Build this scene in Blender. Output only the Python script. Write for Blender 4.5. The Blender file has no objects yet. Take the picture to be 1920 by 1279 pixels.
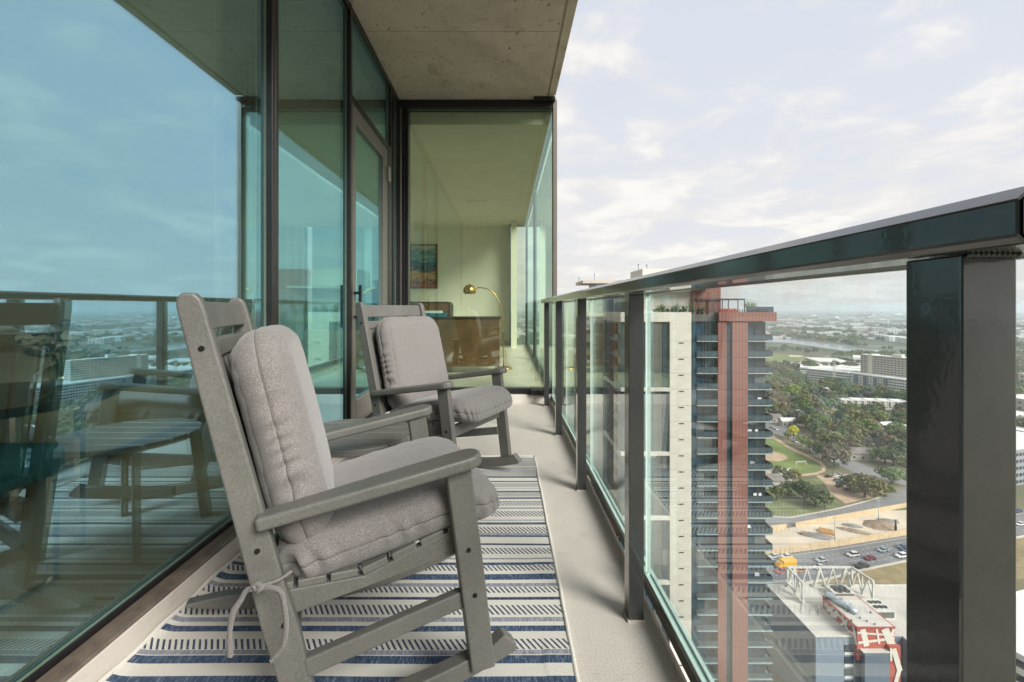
import bpy, bmesh, math, random
from mathutils import Vector, Matrix, noise
random.seed(7)
S = bpy.context.scene
COL = S.collection
R = math.radians

# ------------------------------------------------------------------ camera
CAMZ = 1.02
cam_d = bpy.data.cameras.new('camera'); cam = bpy.data.objects.new('camera', cam_d); COL.objects.link(cam)
cam.location = (0, 0, CAMZ); cam.rotation_euler = (R(90), 0, 0)
cam_d.sensor_width = 36; cam_d.lens = 16.0
cam_d.shift_x = 0.00625; cam_d.shift_y = -0.0326
cam_d.clip_start = 0.02; cam_d.clip_end = 40000
S.camera = cam

# ------------------------------------------------------------------ light
SUN_EL, SUN_AZ = 34.0, -47.0        # elevation; compass angle of the sun measured from +X towards +Y
sd = bpy.data.lights.new('sun', 'SUN'); sd.energy = 4.2; sd.angle = R(27); sd.color = (1.0, 0.965, 0.915)
sun = bpy.data.objects.new('sun', sd); COL.objects.link(sun)
sv = Vector((math.cos(R(SUN_EL))*math.cos(R(SUN_AZ)), math.cos(R(SUN_EL))*math.sin(R(SUN_AZ)), math.sin(R(SUN_EL))))
sun.rotation_euler = sv.to_track_quat('Z', 'Y').to_euler()
S.view_settings.view_transform = 'Standard'; S.view_settings.look = 'None'
S.view_settings.gamma = 1; S.view_settings.exposure = 0.55
S.view_settings.use_curve_mapping = False

def world():
    w = bpy.data.worlds.new('World'); S.world = w; w.use_nodes = True
    nt = w.node_tree; N = nt.nodes; L = nt.links
    for n in list(N): N.remove(n)
    out = N.new('ShaderNodeOutputWorld')
    sky = N.new('ShaderNodeTexSky'); sky.sky_type = 'NISHITA'; sky.sun_disc = False
    sky.sun_elevation = R(SUN_EL); sky.sun_rotation = R(90-SUN_AZ); sky.air_density = 1.2; sky.dust_density = 2.5
    bg1 = N.new('ShaderNodeBackground'); bg1.inputs['Strength'].default_value = 0.12
    L.new(sky.outputs[0], bg1.inputs['Color'])
    tc = N.new('ShaderNodeTexCoord')
    sep = N.new('ShaderNodeSeparateXYZ'); L.new(tc.outputs['Generated'], sep.inputs[0])
    # project the direction on a flat cloud layer
    zc = N.new('ShaderNodeMath'); zc.operation = 'MAXIMUM'; zc.inputs[1].default_value = 0.0; L.new(sep.outputs['Z'], zc.inputs[0])
    za = N.new('ShaderNodeMath'); za.operation = 'ADD'; za.inputs[1].default_value = 0.16; L.new(zc.outputs[0], za.inputs[0])
    dx = N.new('ShaderNodeMath'); dx.operation = 'DIVIDE'; L.new(sep.outputs['X'], dx.inputs[0]); L.new(za.outputs[0], dx.inputs[1])
    dy = N.new('ShaderNodeMath'); dy.operation = 'DIVIDE'; L.new(sep.outputs['Y'], dy.inputs[0]); L.new(za.outputs[0], dy.inputs[1])
    cb = N.new('ShaderNodeCombineXYZ'); L.new(dx.outputs[0], cb.inputs[0]); L.new(dy.outputs[0], cb.inputs[1])
    L.new(sep.outputs['Z'], cb.inputs[2])
    def nz(scale, det, rough, dist, off=0.0):
        mp = N.new('ShaderNodeMapping'); mp.inputs['Location'].default_value = (off, off*1.7, 0)
        L.new(cb.outputs[0], mp.inputs['Vector'])
        n = N.new('ShaderNodeTexNoise'); n.inputs['Scale'].default_value = scale; n.inputs['Detail'].default_value = det
        n.inputs['Roughness'].default_value = rough; n.inputs['Distortion'].default_value = dist
        L.new(mp.outputs[0], n.inputs['Vector']); return n
    def ramp(src, stops):
        r = N.new('ShaderNodeValToRGB'); e = r.color_ramp.elements
        while len(e) < len(stops): e.new(0.5)
        for i, (p, c) in enumerate(stops): e[i].position = p; e[i].color = (*c, 1) if len(c) == 3 else c
        L.new(src, r.inputs[0]); return r
    big = nz(0.62, 5, 0.5, 0.15, 3.1)
    puff = nz(2.3, 9, 0.58, 0.35, 11.4)
    add = N.new('ShaderNodeMath'); add.operation = 'MULTIPLY_ADD'; add.inputs[1].default_value = 0.45
    L.new(big.outputs[0], add.inputs[0])
    m2 = N.new('ShaderNodeMath'); m2.operation = 'MULTIPLY'; m2.inputs[1].default_value = 0.55; L.new(puff.outputs[0], m2.inputs[0])
    L.new(m2.outputs[0], add.inputs[2])
    mask = ramp(add.outputs[0], [(0.45, (0, 0, 0)), (0.56, (1, 1, 1))])
    mask.color_ramp.interpolation = 'EASE'
    tone = ramp(puff.outputs[0], [(0.35, (0.705, 0.695, 0.715)), (0.50, (0.775, 0.755, 0.745)), (0.62, (0.90, 0.865, 0.82))])
    # hazy air between the clouds: bluish overhead, warm white towards the horizon
    hz = ramp(sep.outputs['Z'], [(0.0, (0.78, 0.72, 0.68)), (0.05, (0.78, 0.74, 0.72)), (0.15, (0.70, 0.712, 0.755)), (0.5, (0.655, 0.69, 0.765)), (1.0, (0.60, 0.66, 0.78))])
    mx = N.new('ShaderNodeMixRGB'); L.new(mask.outputs[0], mx.inputs[0]); L.new(hz.outputs[0], mx.inputs[1]); L.new(tone.outputs[0], mx.inputs[2])
    bg2 = N.new('ShaderNodeBackground'); bg2.inputs['Strength'].default_value = 0.78; L.new(mx.outputs[0], bg2.inputs['Color'])
    ms = N.new('ShaderNodeMixShader'); ms.inputs[0].default_value = 0.92
    L.new(bg1.outputs[0], ms.inputs[1]); L.new(bg2.outputs[0], ms.inputs[2]); L.new(ms.outputs[0], out.inputs['Surface'])
world()
cy = S.cycles
cy.use_denoising = True
cy.max_bounces = 10; cy.diffuse_bounces = 6; cy.glossy_bounces = 6; cy.transmission_bounces = 8
cy.transparent_max_bounces = 24; cy.volume_bounces = 1
cy.sample_clamp_indirect = 6; cy.caustics_reflective = False; cy.caustics_refractive = False

# ------------------------------------------------------------------ materials
MATS = {}
def newmat(name):
    m = bpy.data.materials.new(name); m.use_nodes = True; MATS[name] = m
    return m, m.node_tree.nodes, m.node_tree.links, m.node_tree.nodes['Principled BSDF']
def mat(name, col, rough=0.6, metal=0.0, var=0.12, vscale=8.0, bump=0.0, bscale=80.0, coat=0.0, spec=0.5, detail=4, dist=0.002, emit=None):
    m, N, L, b = newmat(name)
    b.inputs['Roughness'].default_value = rough; b.inputs['Metallic'].default_value = metal
    b.inputs['Coat Weight'].default_value = coat; b.inputs['Coat Roughness'].default_value = 0.12
    b.inputs['Specular IOR Level'].default_value = spec
    tc = N.new('ShaderNodeTexCoord')
    if var:
        n = N.new('ShaderNodeTexNoise'); n.inputs['Scale'].default_value = vscale; n.inputs['Detail'].default_value = detail; n.inputs['Roughness'].default_value = 0.6
        L.new(tc.outputs['Object'], n.inputs['Vector'])
        r = N.new('ShaderNodeValToRGB'); r.color_ramp.elements[0].position = 0.3; r.color_ramp.elements[1].position = 0.7
        r.color_ramp.elements[0].color = (*[c*(1-var) for c in col], 1); r.color_ramp.elements[1].color = (*[min(1, c*(1+var)) for c in col], 1)
        L.new(n.outputs[0], r.inputs[0]); L.new(r.outputs[0], b.inputs['Base Color'])
    else: b.inputs['Base Color'].default_value = (*col, 1)
    if bump:
        n2 = N.new('ShaderNodeTexNoise'); n2.inputs['Scale'].default_value = bscale; n2.inputs['Detail'].default_value = 3
        L.new(tc.outputs['Object'], n2.inputs['Vector'])
        bp = N.new('ShaderNodeBump'); bp.inputs['Strength'].default_value = bump; bp.inputs['Distance'].default_value = dist
        L.new(n2.outputs[0], bp.inputs['Height']); L.new(bp.outputs[0], b.inputs['Normal'])
    return m
def ramp_of(N, L, src, stops, mode='LINEAR'):
    r = N.new('ShaderNodeValToRGB'); e = r.color_ramp.elements; r.color_ramp.interpolation = mode
    while len(e) < len(stops): e.new(0.5)
    for i, (p, c) in enumerate(stops): e[i].position = p; e[i].color = (*c, 1)
    L.new(src, r.inputs[0]); return r
def noise_of(N, L, vec, scale, det=4, rough=0.6, dist=0.0):
    n = N.new('ShaderNodeTexNoise'); n.inputs['Scale'].default_value = scale; n.inputs['Detail'].default_value = det
    n.inputs['Roughness'].default_value = rough; n.inputs['Distortion'].default_value = dist
    L.new(vec, n.inputs['Vector']); return n
def math_of(N, L, op, a, b=None, c=None):
    n = N.new('ShaderNodeMath'); n.operation = op
    for i, v in enumerate((a, b, c)):
        if v is None: continue
        if isinstance(v, (int, float)): n.inputs[i].default_value = v
        else: L.new(v, n.inputs[i])
    return n.outputs[0]
def glass(name, refl, trans, base, rough=0.0, dirt=0.0, power=4.0, wav=0.0):
    """one face of a pane: tinted straight-through light plus a tinted mirror image that strengthens at grazing angles"""
    m = bpy.data.materials.new(name); m.use_nodes = True; MATS[name] = m
    N = m.node_tree.nodes; L = m.node_tree.links; N.remove(N['Principled BSDF']); out = N['Material Output']
    lw = N.new('ShaderNodeLayerWeight'); lw.inputs[0].default_value = 0.5
    p = math_of(N, L, 'POWER', lw.outputs['Facing'], power)
    f = math_of(N, L, 'MULTIPLY_ADD', p, 1-base, base)
    tr = N.new('ShaderNodeBsdfTransparent'); tr.inputs[0].default_value = (*trans, 1)
    gl = N.new('ShaderNodeBsdfGlossy'); gl.inputs['Color'].default_value = (*refl, 1); gl.inputs['Roughness'].default_value = rough
    tc = N.new('ShaderNodeTexCoord')
    if wav:
        n = noise_of(N, L, tc.outputs['Object'], 1.3, 2); bp = N.new('ShaderNodeBump'); bp.inputs['Strength'].default_value = wav; bp.inputs['Distance'].default_value = 0.02
        L.new(n.outputs[0], bp.inputs['Height']); L.new(bp.outputs[0], gl.inputs['Normal'])
    mx = N.new('ShaderNodeMixShader'); L.new(f, mx.inputs[0]); L.new(tr.outputs[0], mx.inputs[1]); L.new(gl.outputs[0], mx.inputs[2])
    res = mx.outputs[0]
    if dirt:
        n = noise_of(N, L, tc.outputs['Object'], 260, 2); sp = ramp_of(N, L, n.outputs[0], [(0.60, (0.012,)*3), (0.74, (0.5,)*3)])
        n2 = noise_of(N, L, tc.outputs['Object'], 3.5, 5); s2 = ramp_of(N, L, n2.outputs[0], [(0.3, (0.3,)*3), (0.75, (1,)*3)])
        k = math_of(N, L, 'MULTIPLY', sp.outputs[0], s2.outputs[0]); k = math_of(N, L, 'MULTIPLY', k, dirt)
        df = N.new('ShaderNodeBsdfDiffuse'); df.inputs[0].default_value = (0.62, 0.66, 0.66, 1)
        m2 = N.new('ShaderNodeMixShader'); L.new(k, m2.inputs[0]); L.new(res, m2.inputs[1]); L.new(df.outputs[0], m2.inputs[2]); res = m2.outputs[0]
    L.new(res, out.inputs['Surface']); return m

mat('bronze', (0.034, 0.030, 0.028), 0.34, 0.5, 0.15, 12, 0.05, 300)
mat('black_frame', (0.018, 0.017, 0.018), 0.38, 0.3, 0.2, 9)
mat('door_metal', (0.15, 0.135, 0.115), 0.45, 0.2, 0.08, 8)
mat('light_metal', (0.42, 0.38, 0.33), 0.35, 0.8, 0.1, 20)
mat('interior_wall', (0.80, 0.80, 0.71), 0.8, var=0.04, vscale=2)
mat('interior_ceiling', (0.78, 0.77, 0.70), 0.85, var=0.05, vscale=3)
mat('interior_floor', (0.68, 0.62, 0.50), 0.35, var=0.18, vscale=1.5)
mat('curtain', (0.80, 0.79, 0.70), 0.9, var=0.05)
mat('wood_brown', (0.15, 0.08, 0.035), 0.45, var=0.3, vscale=6)
mat('wood_dark', (0.06, 0.03, 0.015), 0.4, var=0.3, vscale=6)
mat('black_gloss', (0.02, 0.02, 0.02), 0.08, var=0)
mat('teal_fabric', (0.02, 0.17, 0.24), 0.85, var=0.25, vscale=60, bump=0.3, bscale=500)
mat('brass', (0.75, 0.48, 0.14), 0.25, 1.0, var=0.1)
mat('chrome', (0.6, 0.6, 0.58), 0.12, 1.0, var=0.0)
mat('petal_blue', (0.48, 0.62, 0.76), 0.7, var=0.35, vscale=20)
mat('petal_grey', (0.72, 0.80, 0.80), 0.7, var=0.3, vscale=20)
mat('stem_green', (0.05, 0.12, 0.02), 0.6)
mat('cream_fabric', (0.72, 0.66, 0.50), 0.9, var=0.08, vscale=12, bump=0.2, bscale=200)
mat('paper', (0.75, 0.78, 0.74), 0.8, var=0.05)
glass('facade_glass', (0.46, 0.815, 1.0), (0.95, 0.965, 0.86), 0.455, wav=0.02)
glass('far_glass', (0.75, 0.95, 1.0), (0.90, 0.96, 0.86), 0.16, power=3.0)
glass('side_glass', (0.85, 0.97, 1.0), (0.97, 0.985, 0.95), 0.05, power=4.0)
glass('clear_glass', (1, 1, 1), (0.86, 0.955, 0.995), 0.03)
glass('rail_glass', (0.95, 1.0, 1.0), (0.965, 0.985, 0.98), 0.035, dirt=0.35, power=3.8)
glass('vase_glass', (1, 1, 1), (0.80, 0.88, 0.84), 0.12, power=1.6)
mat('glass_edge', (0.52, 0.68, 0.62), 0.2, var=0.1, vscale=40)

def concrete():
    m, N, L, b = newmat('soffit_concrete'); tc = N.new('ShaderNodeTexCoord'); O = tc.outputs['Object']
    a = noise_of(N, L, O, 2.2, 6, 0.65, 0.4); c1 = ramp_of(N, L, a.outputs[0], [(0.3, (0.50, 0.475, 0.425)), (0.5, (0.62, 0.59, 0.535)), (0.72, (0.70, 0.67, 0.61))])
    pit = noise_of(N, L, O, 24, 3, 0.5, 0.8); pc = ramp_of(N, L, pit.outputs[0], [(0.0, (1, 1, 1)), (0.30, (1, 1, 1)), (0.335, (0.0, 0.0, 0.0)), (1, (0, 0, 0))])
    st = noise_of(N, L, O, 5.5, 4, 0.7, 0.8); sc = ramp_of(N, L, st.outputs[0], [(0.58, (0, 0, 0)), (0.66, (0.55, 0.55, 0.55))])
    gr = noise_of(N, L, O, 120, 3, 0.7); gc = ramp_of(N, L, gr.outputs[0], [(0.3, (0.82,)*3), (0.7, (1.12,)*3)])
    m1 = N.new('ShaderNodeMixRGB'); L.new(sc.outputs[0], m1.inputs[0]); L.new(c1.outputs[0], m1.inputs[1]); m1.inputs[2].default_value = (0.38, 0.35, 0.30, 1)
    m2 = N.new('ShaderNodeMixRGB'); L.new(pc.outputs[0], m2.inputs[0]); L.new(m1.outputs[0], m2.inputs[1]); m2.inputs[2].default_value = (0.16, 0.14, 0.115, 1)
    m3 = N.new('ShaderNodeMixRGB'); m3.blend_type = 'MULTIPLY'; m3.inputs[0].default_value = 1; L.new(m2.outputs[0], m3.inputs[1]); L.new(gc.outputs[0], m3.inputs[2])
    L.new(m3.outputs[0], b.inputs['Base Color']); b.inputs['Roughness'].default_value = 0.9
    bp = N.new('ShaderNodeBump'); bp.inputs['Strength'].default_value = 0.5; bp.inputs['Distance'].default_value = 0.004; bp.invert = True
    L.new(pc.outputs[0], bp.inputs['Height']); L.new(bp.outputs[0], b.inputs['Normal'])
concrete()
def deck_mat():
    m, N, L, b = newmat('deck_coating'); tc = N.new('ShaderNodeTexCoord'); O = tc.outputs['Object']
    a = noise_of(N, L, O, 1.6, 5, 0.6, 0.3); c1 = ramp_of(N, L, a.outputs[0], [(0.3, (0.55, 0.505, 0.45)), (0.7, (0.66, 0.61, 0.545))])
    st = noise_of(N, L, O, 7, 6, 0.7, 0.5); sc = ramp_of(N, L, st.outputs[0], [(0.55, (0, 0, 0)), (0.72, (0.55,)*3)])
    m1 = N.new('ShaderNodeMixRGB'); L.new(sc.outputs[0], m1.inputs[0]); L.new(c1.outputs[0], m1.inputs[1]); m1.inputs[2].default_value = (0.42, 0.385, 0.33, 1)
    L.new(m1.outputs[0], b.inputs['Base Color']); b.inputs['Roughness'].default_value = 0.5
    g = noise_of(N, L, O, 150, 4, 0.6); bp = N.new('ShaderNodeBump'); bp.inputs['Strength'].default_value = 0.6; bp.inputs['Distance'].default_value = 0.003
    L.new(g.outputs[0], bp.inputs['Height']); L.new(bp.outputs[0], b.inputs['Normal'])
deck_mat()
def poly_lumber():
    m, N, L, b = newmat('chair_lumber'); tc = N.new('ShaderNodeTexCoord'); O = tc.outputs['Object']
    a = noise_of(N, L, O, 260, 4, 0.7); c1 = ramp_of(N, L, a.outputs[0], [(0.3, (0.092, 0.090, 0.080)), (0.7, (0.150, 0.146, 0.132))])
    wv = noise_of(N, L, O, 5, 4, 0.6); wc = ramp_of(N, L, wv.outputs[0], [(0.3, (0.86,)*3), (0.7, (1.16,)*3)]); wm = N.new('ShaderNodeMixRGB'); wm.blend_type = 'MULTIPLY'; wm.inputs[0].default_value = 1; L.new(c1.outputs[0], wm.inputs[1]); L.new(wc.outputs[0], wm.inputs[2])
    L.new(wm.outputs[0], b.inputs['Base Color']); b.inputs['Roughness'].default_value = 0.40
    g = noise_of(N, L, O, 330, 3, 0.6); bp = N.new('ShaderNodeBump'); bp.inputs['Strength'].default_value = 0.5; bp.inputs['Distance'].default_value = 0.0016
    L.new(g.outputs[0], bp.inputs['Height']); L.new(bp.outputs[0], b.inputs['Normal'])
poly_lumber()
def fabric():
    m, N, L, b = newmat('cushion_fabric'); tc = N.new('ShaderNodeTexCoord'); O = tc.outputs['Object']
    a = noise_of(N, L, O, 420, 2, 0.6); c = noise_of(N, L, O, 900, 2, 0.6)
    s = math_of(N, L, 'ADD', a.outputs[0], c.outputs[0]); s = math_of(N, L, 'MULTIPLY', s, 0.5)
    c1 = ramp_of(N, L, s, [(0.38, (0.098, 0.089, 0.083)), (0.5, (0.170, 0.158, 0.150)), (0.62, (0.275, 0.260, 0.250))])
    L.new(c1.outputs[0], b.inputs['Base Color']); b.inputs['Roughness'].default_value = 0.92; b.inputs['Sheen Weight'].default_value = 0.25
    w = noise_of(N, L, O, 34, 4, 0.6, 0.5)
    h = math_of(N, L, 'MULTIPLY_ADD', w.outputs[0], 0.35, s)
    bp = N.new('ShaderNodeBump'); bp.inputs['Strength'].default_value = 0.35; bp.inputs['Distance'].default_value = 0.004
    L.new(h, bp.inputs['Height']); L.new(bp.outputs[0], b.inputs['Normal'])
fabric()
def paint_rail():
    m, N, L, b = newmat('rail_paint'); tc = N.new('ShaderNodeTexCoord'); O = tc.outputs['Object']
    a = noise_of(N, L, O, 60, 4, 0.7); c1 = ramp_of(N, L, a.outputs[0], [(0.3, (0.028, 0.030, 0.030)), (0.7, (0.040, 0.041, 0.040))])
    L.new(c1.outputs[0], b.inputs['Base Color']); b.inputs['Roughness'].default_value = 0.32
    b.inputs['Coat Weight'].default_value = 0.85; b.inputs['Coat Roughness'].default_value = 0.06; b.inputs['Coat IOR'].default_value = 1.6
    g = noise_of(N, L, O, 120, 2, 0.5); bp = N.new('ShaderNodeBump'); bp.inputs['Strength'].default_value = 0.06; bp.inputs['Distance'].default_value = 0.0016
    L.new(g.outputs[0], bp.inputs['Height']); L.new(bp.outputs[0], b.inputs['Normal']); L.new(bp.outputs[0], b.inputs['Coat Normal'])
paint_rail()

# ------------------------------------------------------------------ mesh helpers
XS, XZ = 1.0, 0.0     # section transform: furniture is laid out at 1/XS size, the facade stands on a curb XZ high
class MB:
    def __init__(s): s.v = []; s.f = []; s.m = []
    def add(s, vs, fs, mi=0):
        o = len(s.v); s.v += [tuple(v) for v in vs]; s.f += [tuple(o+i for i in f) for f in fs]; s.m += [mi]*len(fs); return s
    def box(s, x0, x1, y0, y1, z0, z1, mi=0, M=None):
        if x0 > x1: x0, x1 = x1, x0
        if y0 > y1: y0, y1 = y1, y0
        if z0 > z1: z0, z1 = z1, z0
        vs = [Vector(p) for p in ((x0,y0,z0),(x1,y0,z0),(x1,y1,z0),(x0,y1,z0),(x0,y0,z1),(x1,y0,z1),(x1,y1,z1),(x0,y1,z1))]
        if M is not None: vs = [M @ v for v in vs]
        return s.add(vs, [(0,3,2,1),(4,5,6,7),(0,1,5,4),(1,2,6,5),(2,3,7,6),(3,0,4,7)], mi)
    def beam(s, p, q, w, h, mi=0, up=(0, 0, 1)):
        """box from p to q, w wide across, h high along 'up'"""
        p, q = Vector(p), Vector(q); d = (q-p); l = d.length; d.normalize(); u = Vector(up)
        sd = d.cross(u)
        if sd.length < 1e-5: sd = d.cross(Vector((0, 1, 0)))
        sd.normalize(); u2 = sd.cross(d)
        M = Matrix.Translation(p) @ Matrix((d, sd, u2)).transposed().to_4x4()
        return s.box(0, l, -w/2, w/2, -h/2, h/2, mi, M)
    def prism(s, poly, a0, a1, axes='xyz', mi=0):
        """poly: 2D outline in the plane of the first two axes; extruded a0..a1 along the third"""
        n = len(poly); ix = ['xyz'.index(c) for c in axes]
        def P(a, b, c):
            v = [0, 0, 0]; v[ix[0]] = a; v[ix[1]] = b; v[ix[2]] = c; return v
        vs = [P(a, b, a0) for a, b in poly] + [P(a, b, a1) for a, b in poly]
        fs = [tuple(range(n))[::-1], tuple(range(n, 2*n))] + [(i, (i+1) % n, n+(i+1) % n, n+i) for i in range(n)]
        return s.add(vs, fs, mi)
    def tube(s, pts, r, n=8, mi=0, caps=True):
        pts = [Vector(p) for p in pts]; rings = []; o = len(s.v); prev = None
        for i, p in enumerate(pts):
            d = (pts[min(i+1, len(pts)-1)]-pts[max(i-1, 0)]).normalized()
            a = prev if prev is not None else (Vector((0, 0, 1)) if abs(d.z) < 0.9 else Vector((1, 0, 0)))
            b = d.cross(a).normalized(); a = b.cross(d).normalized(); prev = a
            rr = r[i] if isinstance(r, (list, tuple)) else r
            s.v += [tuple(p + (a*math.cos(t)+b*math.sin(t))*rr) for t in [2*math.pi*k/n for k in range(n)]]
        for i in range(len(pts)-1):
            for k in range(n):
                s.f.append((o+i*n+k, o+i*n+(k+1) % n, o+(i+1)*n+(k+1) % n, o+(i+1)*n+k)); s.m.append(mi)
        if caps:
            s.f.append(tuple(o+k for k in range(n))[::-1]); s.m.append(mi)
            s.f.append(tuple(o+(len(pts)-1)*n+k for k in range(n))); s.m.append(mi)
        return s
    def lathe(s, prof, c=(0, 0, 0), n=24, mi=0):
        o = len(s.v)
        for r, z in prof:
            s.v += [(c[0]+r*math.cos(2*math.pi*k/n), c[1]+r*math.sin(2*math.pi*k/n), c[2]+z) for k in range(n)]
        for i in range(len(prof)-1):
            for k in range(n):
                s.f.append((o+i*n+k, o+i*n+(k+1) % n, o+(i+1)*n+(k+1) % n, o+(i+1)*n+k)); s.m.append(mi)
        return s
    def mesh(s, name, mats, smooth=False):
        me = bpy.data.meshes.new(name); me.from_pydata([(x*XS, y*XS, z*XS+XZ) for x, y, z in s.v], [], s.f)
        for k in (mats if isinstance(mats, (list, tuple)) else [mats]): me.materials.append(MATS[k] if isinstance(k, str) else k)
        if any(s.m): me.polygons.foreach_set('material_index', s.m)
        if smooth: me.polygons.foreach_set('use_smooth', [True]*len(me.polygons))
        me.update(); return me
def link(name, me, parent=None, loc=None, rot=None):
    o = bpy.data.objects.new(name, me); COL.objects.link(o)
    if parent is not None: o.parent = parent
    if loc is not None: o.location = loc
    if rot is not None: o.rotation_euler = rot
    return o
def part(name, mb, mats, parent, smooth=False, bev=0.0, seg=2, label=None, stuff=False):
    o = link(name, mb.mesh(name, mats, smooth), parent)
    if bev:
        b = o.modifiers.new('bevel', 'BEVEL'); b.width = bev; b.segments = seg; b.limit_method = 'ANGLE'; b.angle_limit = R(35)
    if label: o['label'] = label
    if stuff: o['kind'] = 'stuff'
    return o
def tag(o, label, cat, group=None):
    o['label'] = label; o['category'] = cat
    if group: o['group'] = group
    return o
def thing(name, label, cat, loc=(0, 0, 0), rz=0.0, group=None):
    o = bpy.data.objects.new(name, None); COL.objects.link(o); o.location = loc; o.rotation_euler = (0, 0, rz); o.empty_display_size = 0.2
    return tag(o, label, cat, group)
KIDS = {}
def copy_tree(o, loc=None, rz=None, label=None, group=None, color=None, scale=None):
    c = o.copy(); COL.objects.link(c)
    if loc is not None: c.location = loc
    if rz is not None: c.rotation_euler = (0, 0, rz)
    if scale is not None: c.scale = scale
    if label: c['label'] = label
    if group: c['group'] = group
    if color is not None: c.color = color
    if o.name not in KIDS: KIDS[o.name] = [(k, list(k.children)) for k in o.children]
    for k, subs in KIDS[o.name]:
        d = k.copy(); COL.objects.link(d); d.parent = c
        if color is not None: d.color = color
        for g in subs:
            e = g.copy(); COL.objects.link(e); e.parent = d
            if color is not None: e.color = color
    return c
def struct(name, mb, mats, smooth=False):
    o = link(name, mb.mesh(name, mats, smooth)); o['kind'] = 'structure'; return o

# pane with bright ground edges: faces 0 glass, edges 1
def pane_mb(x0, x1, y0, y1, z0, z1, mb=None):
    mb = mb or MB(); mb.box(x0, x1, y0, y1, z0, z1)
    dx, dy, dz = abs(x1-x0), abs(y1-y0), abs(z1-z0)
    thin = min((dx, 0), (dy, 1), (dz, 2))[1]
    idx = {0: (3, 5), 1: (2, 4), 2: (0, 1)}[thin]
    for k in range(6): mb.m[-6+k] = 0 if k in idx else 1
    return mb

# ================================================================== BALCONY SHELL
XL = -1.17          # glazing line on the left
YF = 4.93           # far window wall
XR = 0.53           # slab edge
CE = 3.17           # soffit
struct('deck_floor', MB().box(XL-0.05, 0.4957, -2.2, YF+0.02, -0.22, 0.0), 'deck_coating')
struct('curb', MB().prism([(XL-0.05, 0.0), (-1.088, 0.0), (-1.093, 0.02), (-1.095, 0.082), (-1.101, 0.089), (XL-0.05, 0.089)], -2.2, YF-0.04, 'xzy').prism([(YF-0.075, 0.0), (YF-0.07, 0.08), (YF-0.062, 0.089), (YF+0.02, 0.089), (YF+0.02, 0.0)], -1.0935, 0.50, 'yzx'), 'deck_coating')
XZ = 0.09
# soffit in three cast bays with open joints, and the drip edge along the outside
sf = struct('ceiling', MB().box(-7.2, XR-0.002, -2.4, YF+7.3, CE+0.06, CE+0.35), 'soffit_concrete')
for y0, y1 in ((-2.4, -1.235), (-1.229, 1.24), (1.246, 3.69), (3.696, YF-0.002)):
    p = part('soffit_panel', MB().box(XL-0.06, 0.435, y0, y1, CE, CE+0.058), 'soffit_concrete', sf, bev=0.002, seg=1)
part('drip_edge', MB().box(0.455, XR, -2.4, YF-0.12, CE, CE+0.058), 'soffit_concrete', sf, bev=0.006, seg=2)
part('groove', MB().box(0.4355, 0.4545, -2.4, YF-0.12, CE+0.022, CE+0.057), 'soffit_concrete', sf)
struct('end_wall', MB().box(XL-0.05, XR-0.02, -2.4, -2.2, -0.3, CE-0.002), 'soffit_concrete')

# ---- left glazing
lw = thing('window_wall', 'tall teal tinted glass wall with dark bronze mullions along the left of the balcony', 'window wall')
def mull(y0, y1, z0=0.0, z1=CE-0.002, x0=XL-0.04, x1=XL+0.035, m='bronze', name='mullion'):
    return part(name, MB().box(x0, x1, y0, y1, z0, z1), m, lw, bev=0.003, seg=1)
mull(2.215, 2.245); mull(2.249, 2.279); mull(3.335, 3.375); mull(-2.2, -2.15)
mull(4.60, 4.64); mull(4.515, 4.555, 0, CE-0.002)
for (y0, y1) in ((-2.15, 2.213), (2.281, 3.333)):
    g = pane_mb(XL-0.006, XL+0.006, y0, y1, 0.031, CE-0.06); part('pane', g, ['facade_glass', 'glass_edge'], lw)
part('pane', pane_mb(XL-0.006, XL+0.006, 3.377, 4.513, 2.515, CE-0.06), ['facade_glass', 'glass_edge'], lw)
part('pane', pane_mb(XL-0.006, XL+0.006, 4.642, YF-0.09, 0.045, CE-0.06), ['facade_glass', 'glass_edge'], lw)
part('base_frame', MB().box(XL-0.03, XL+0.012, -2.15, 3.333, 0.0, 0.030), 'black_frame', lw, bev=0.002, seg=1)
part('head_frame', MB().box(XL-0.03, XL+0.03, -2.15, YF-0.06, CE-0.058, CE-0.003), 'black_frame', lw)
mat('sill_metal', (0.20, 0.155, 0.12), 0.42, 0.35, 0.3, 14, 0.15, 60)
sill = MB(); sill.box(XL+0.0125, XL+0.079, -2.15, 3.34, 0.0, 0.012)
part('sill', sill, 'sill_metal', lw, bev=0.003, seg=1)
part('sill_lip', MB().box(XL+0.045, XL+0.050, -2.15, 3.34, 0.0122, 0.017), 'sill_metal', lw)
mull(YF-0.085, YF-0.062, 0, CE-0.06, XL-0.02, XL+0.05); mull(YF-0.04, YF-0.004, 0, CE-0.06, XL-0.02, XL+0.03, 'black_frame')
part('base_frame', MB().box(XL-0.03, XL+0.03, 4.642, YF-0.09, 0.0, 0.044), 'black_frame', lw)

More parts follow.
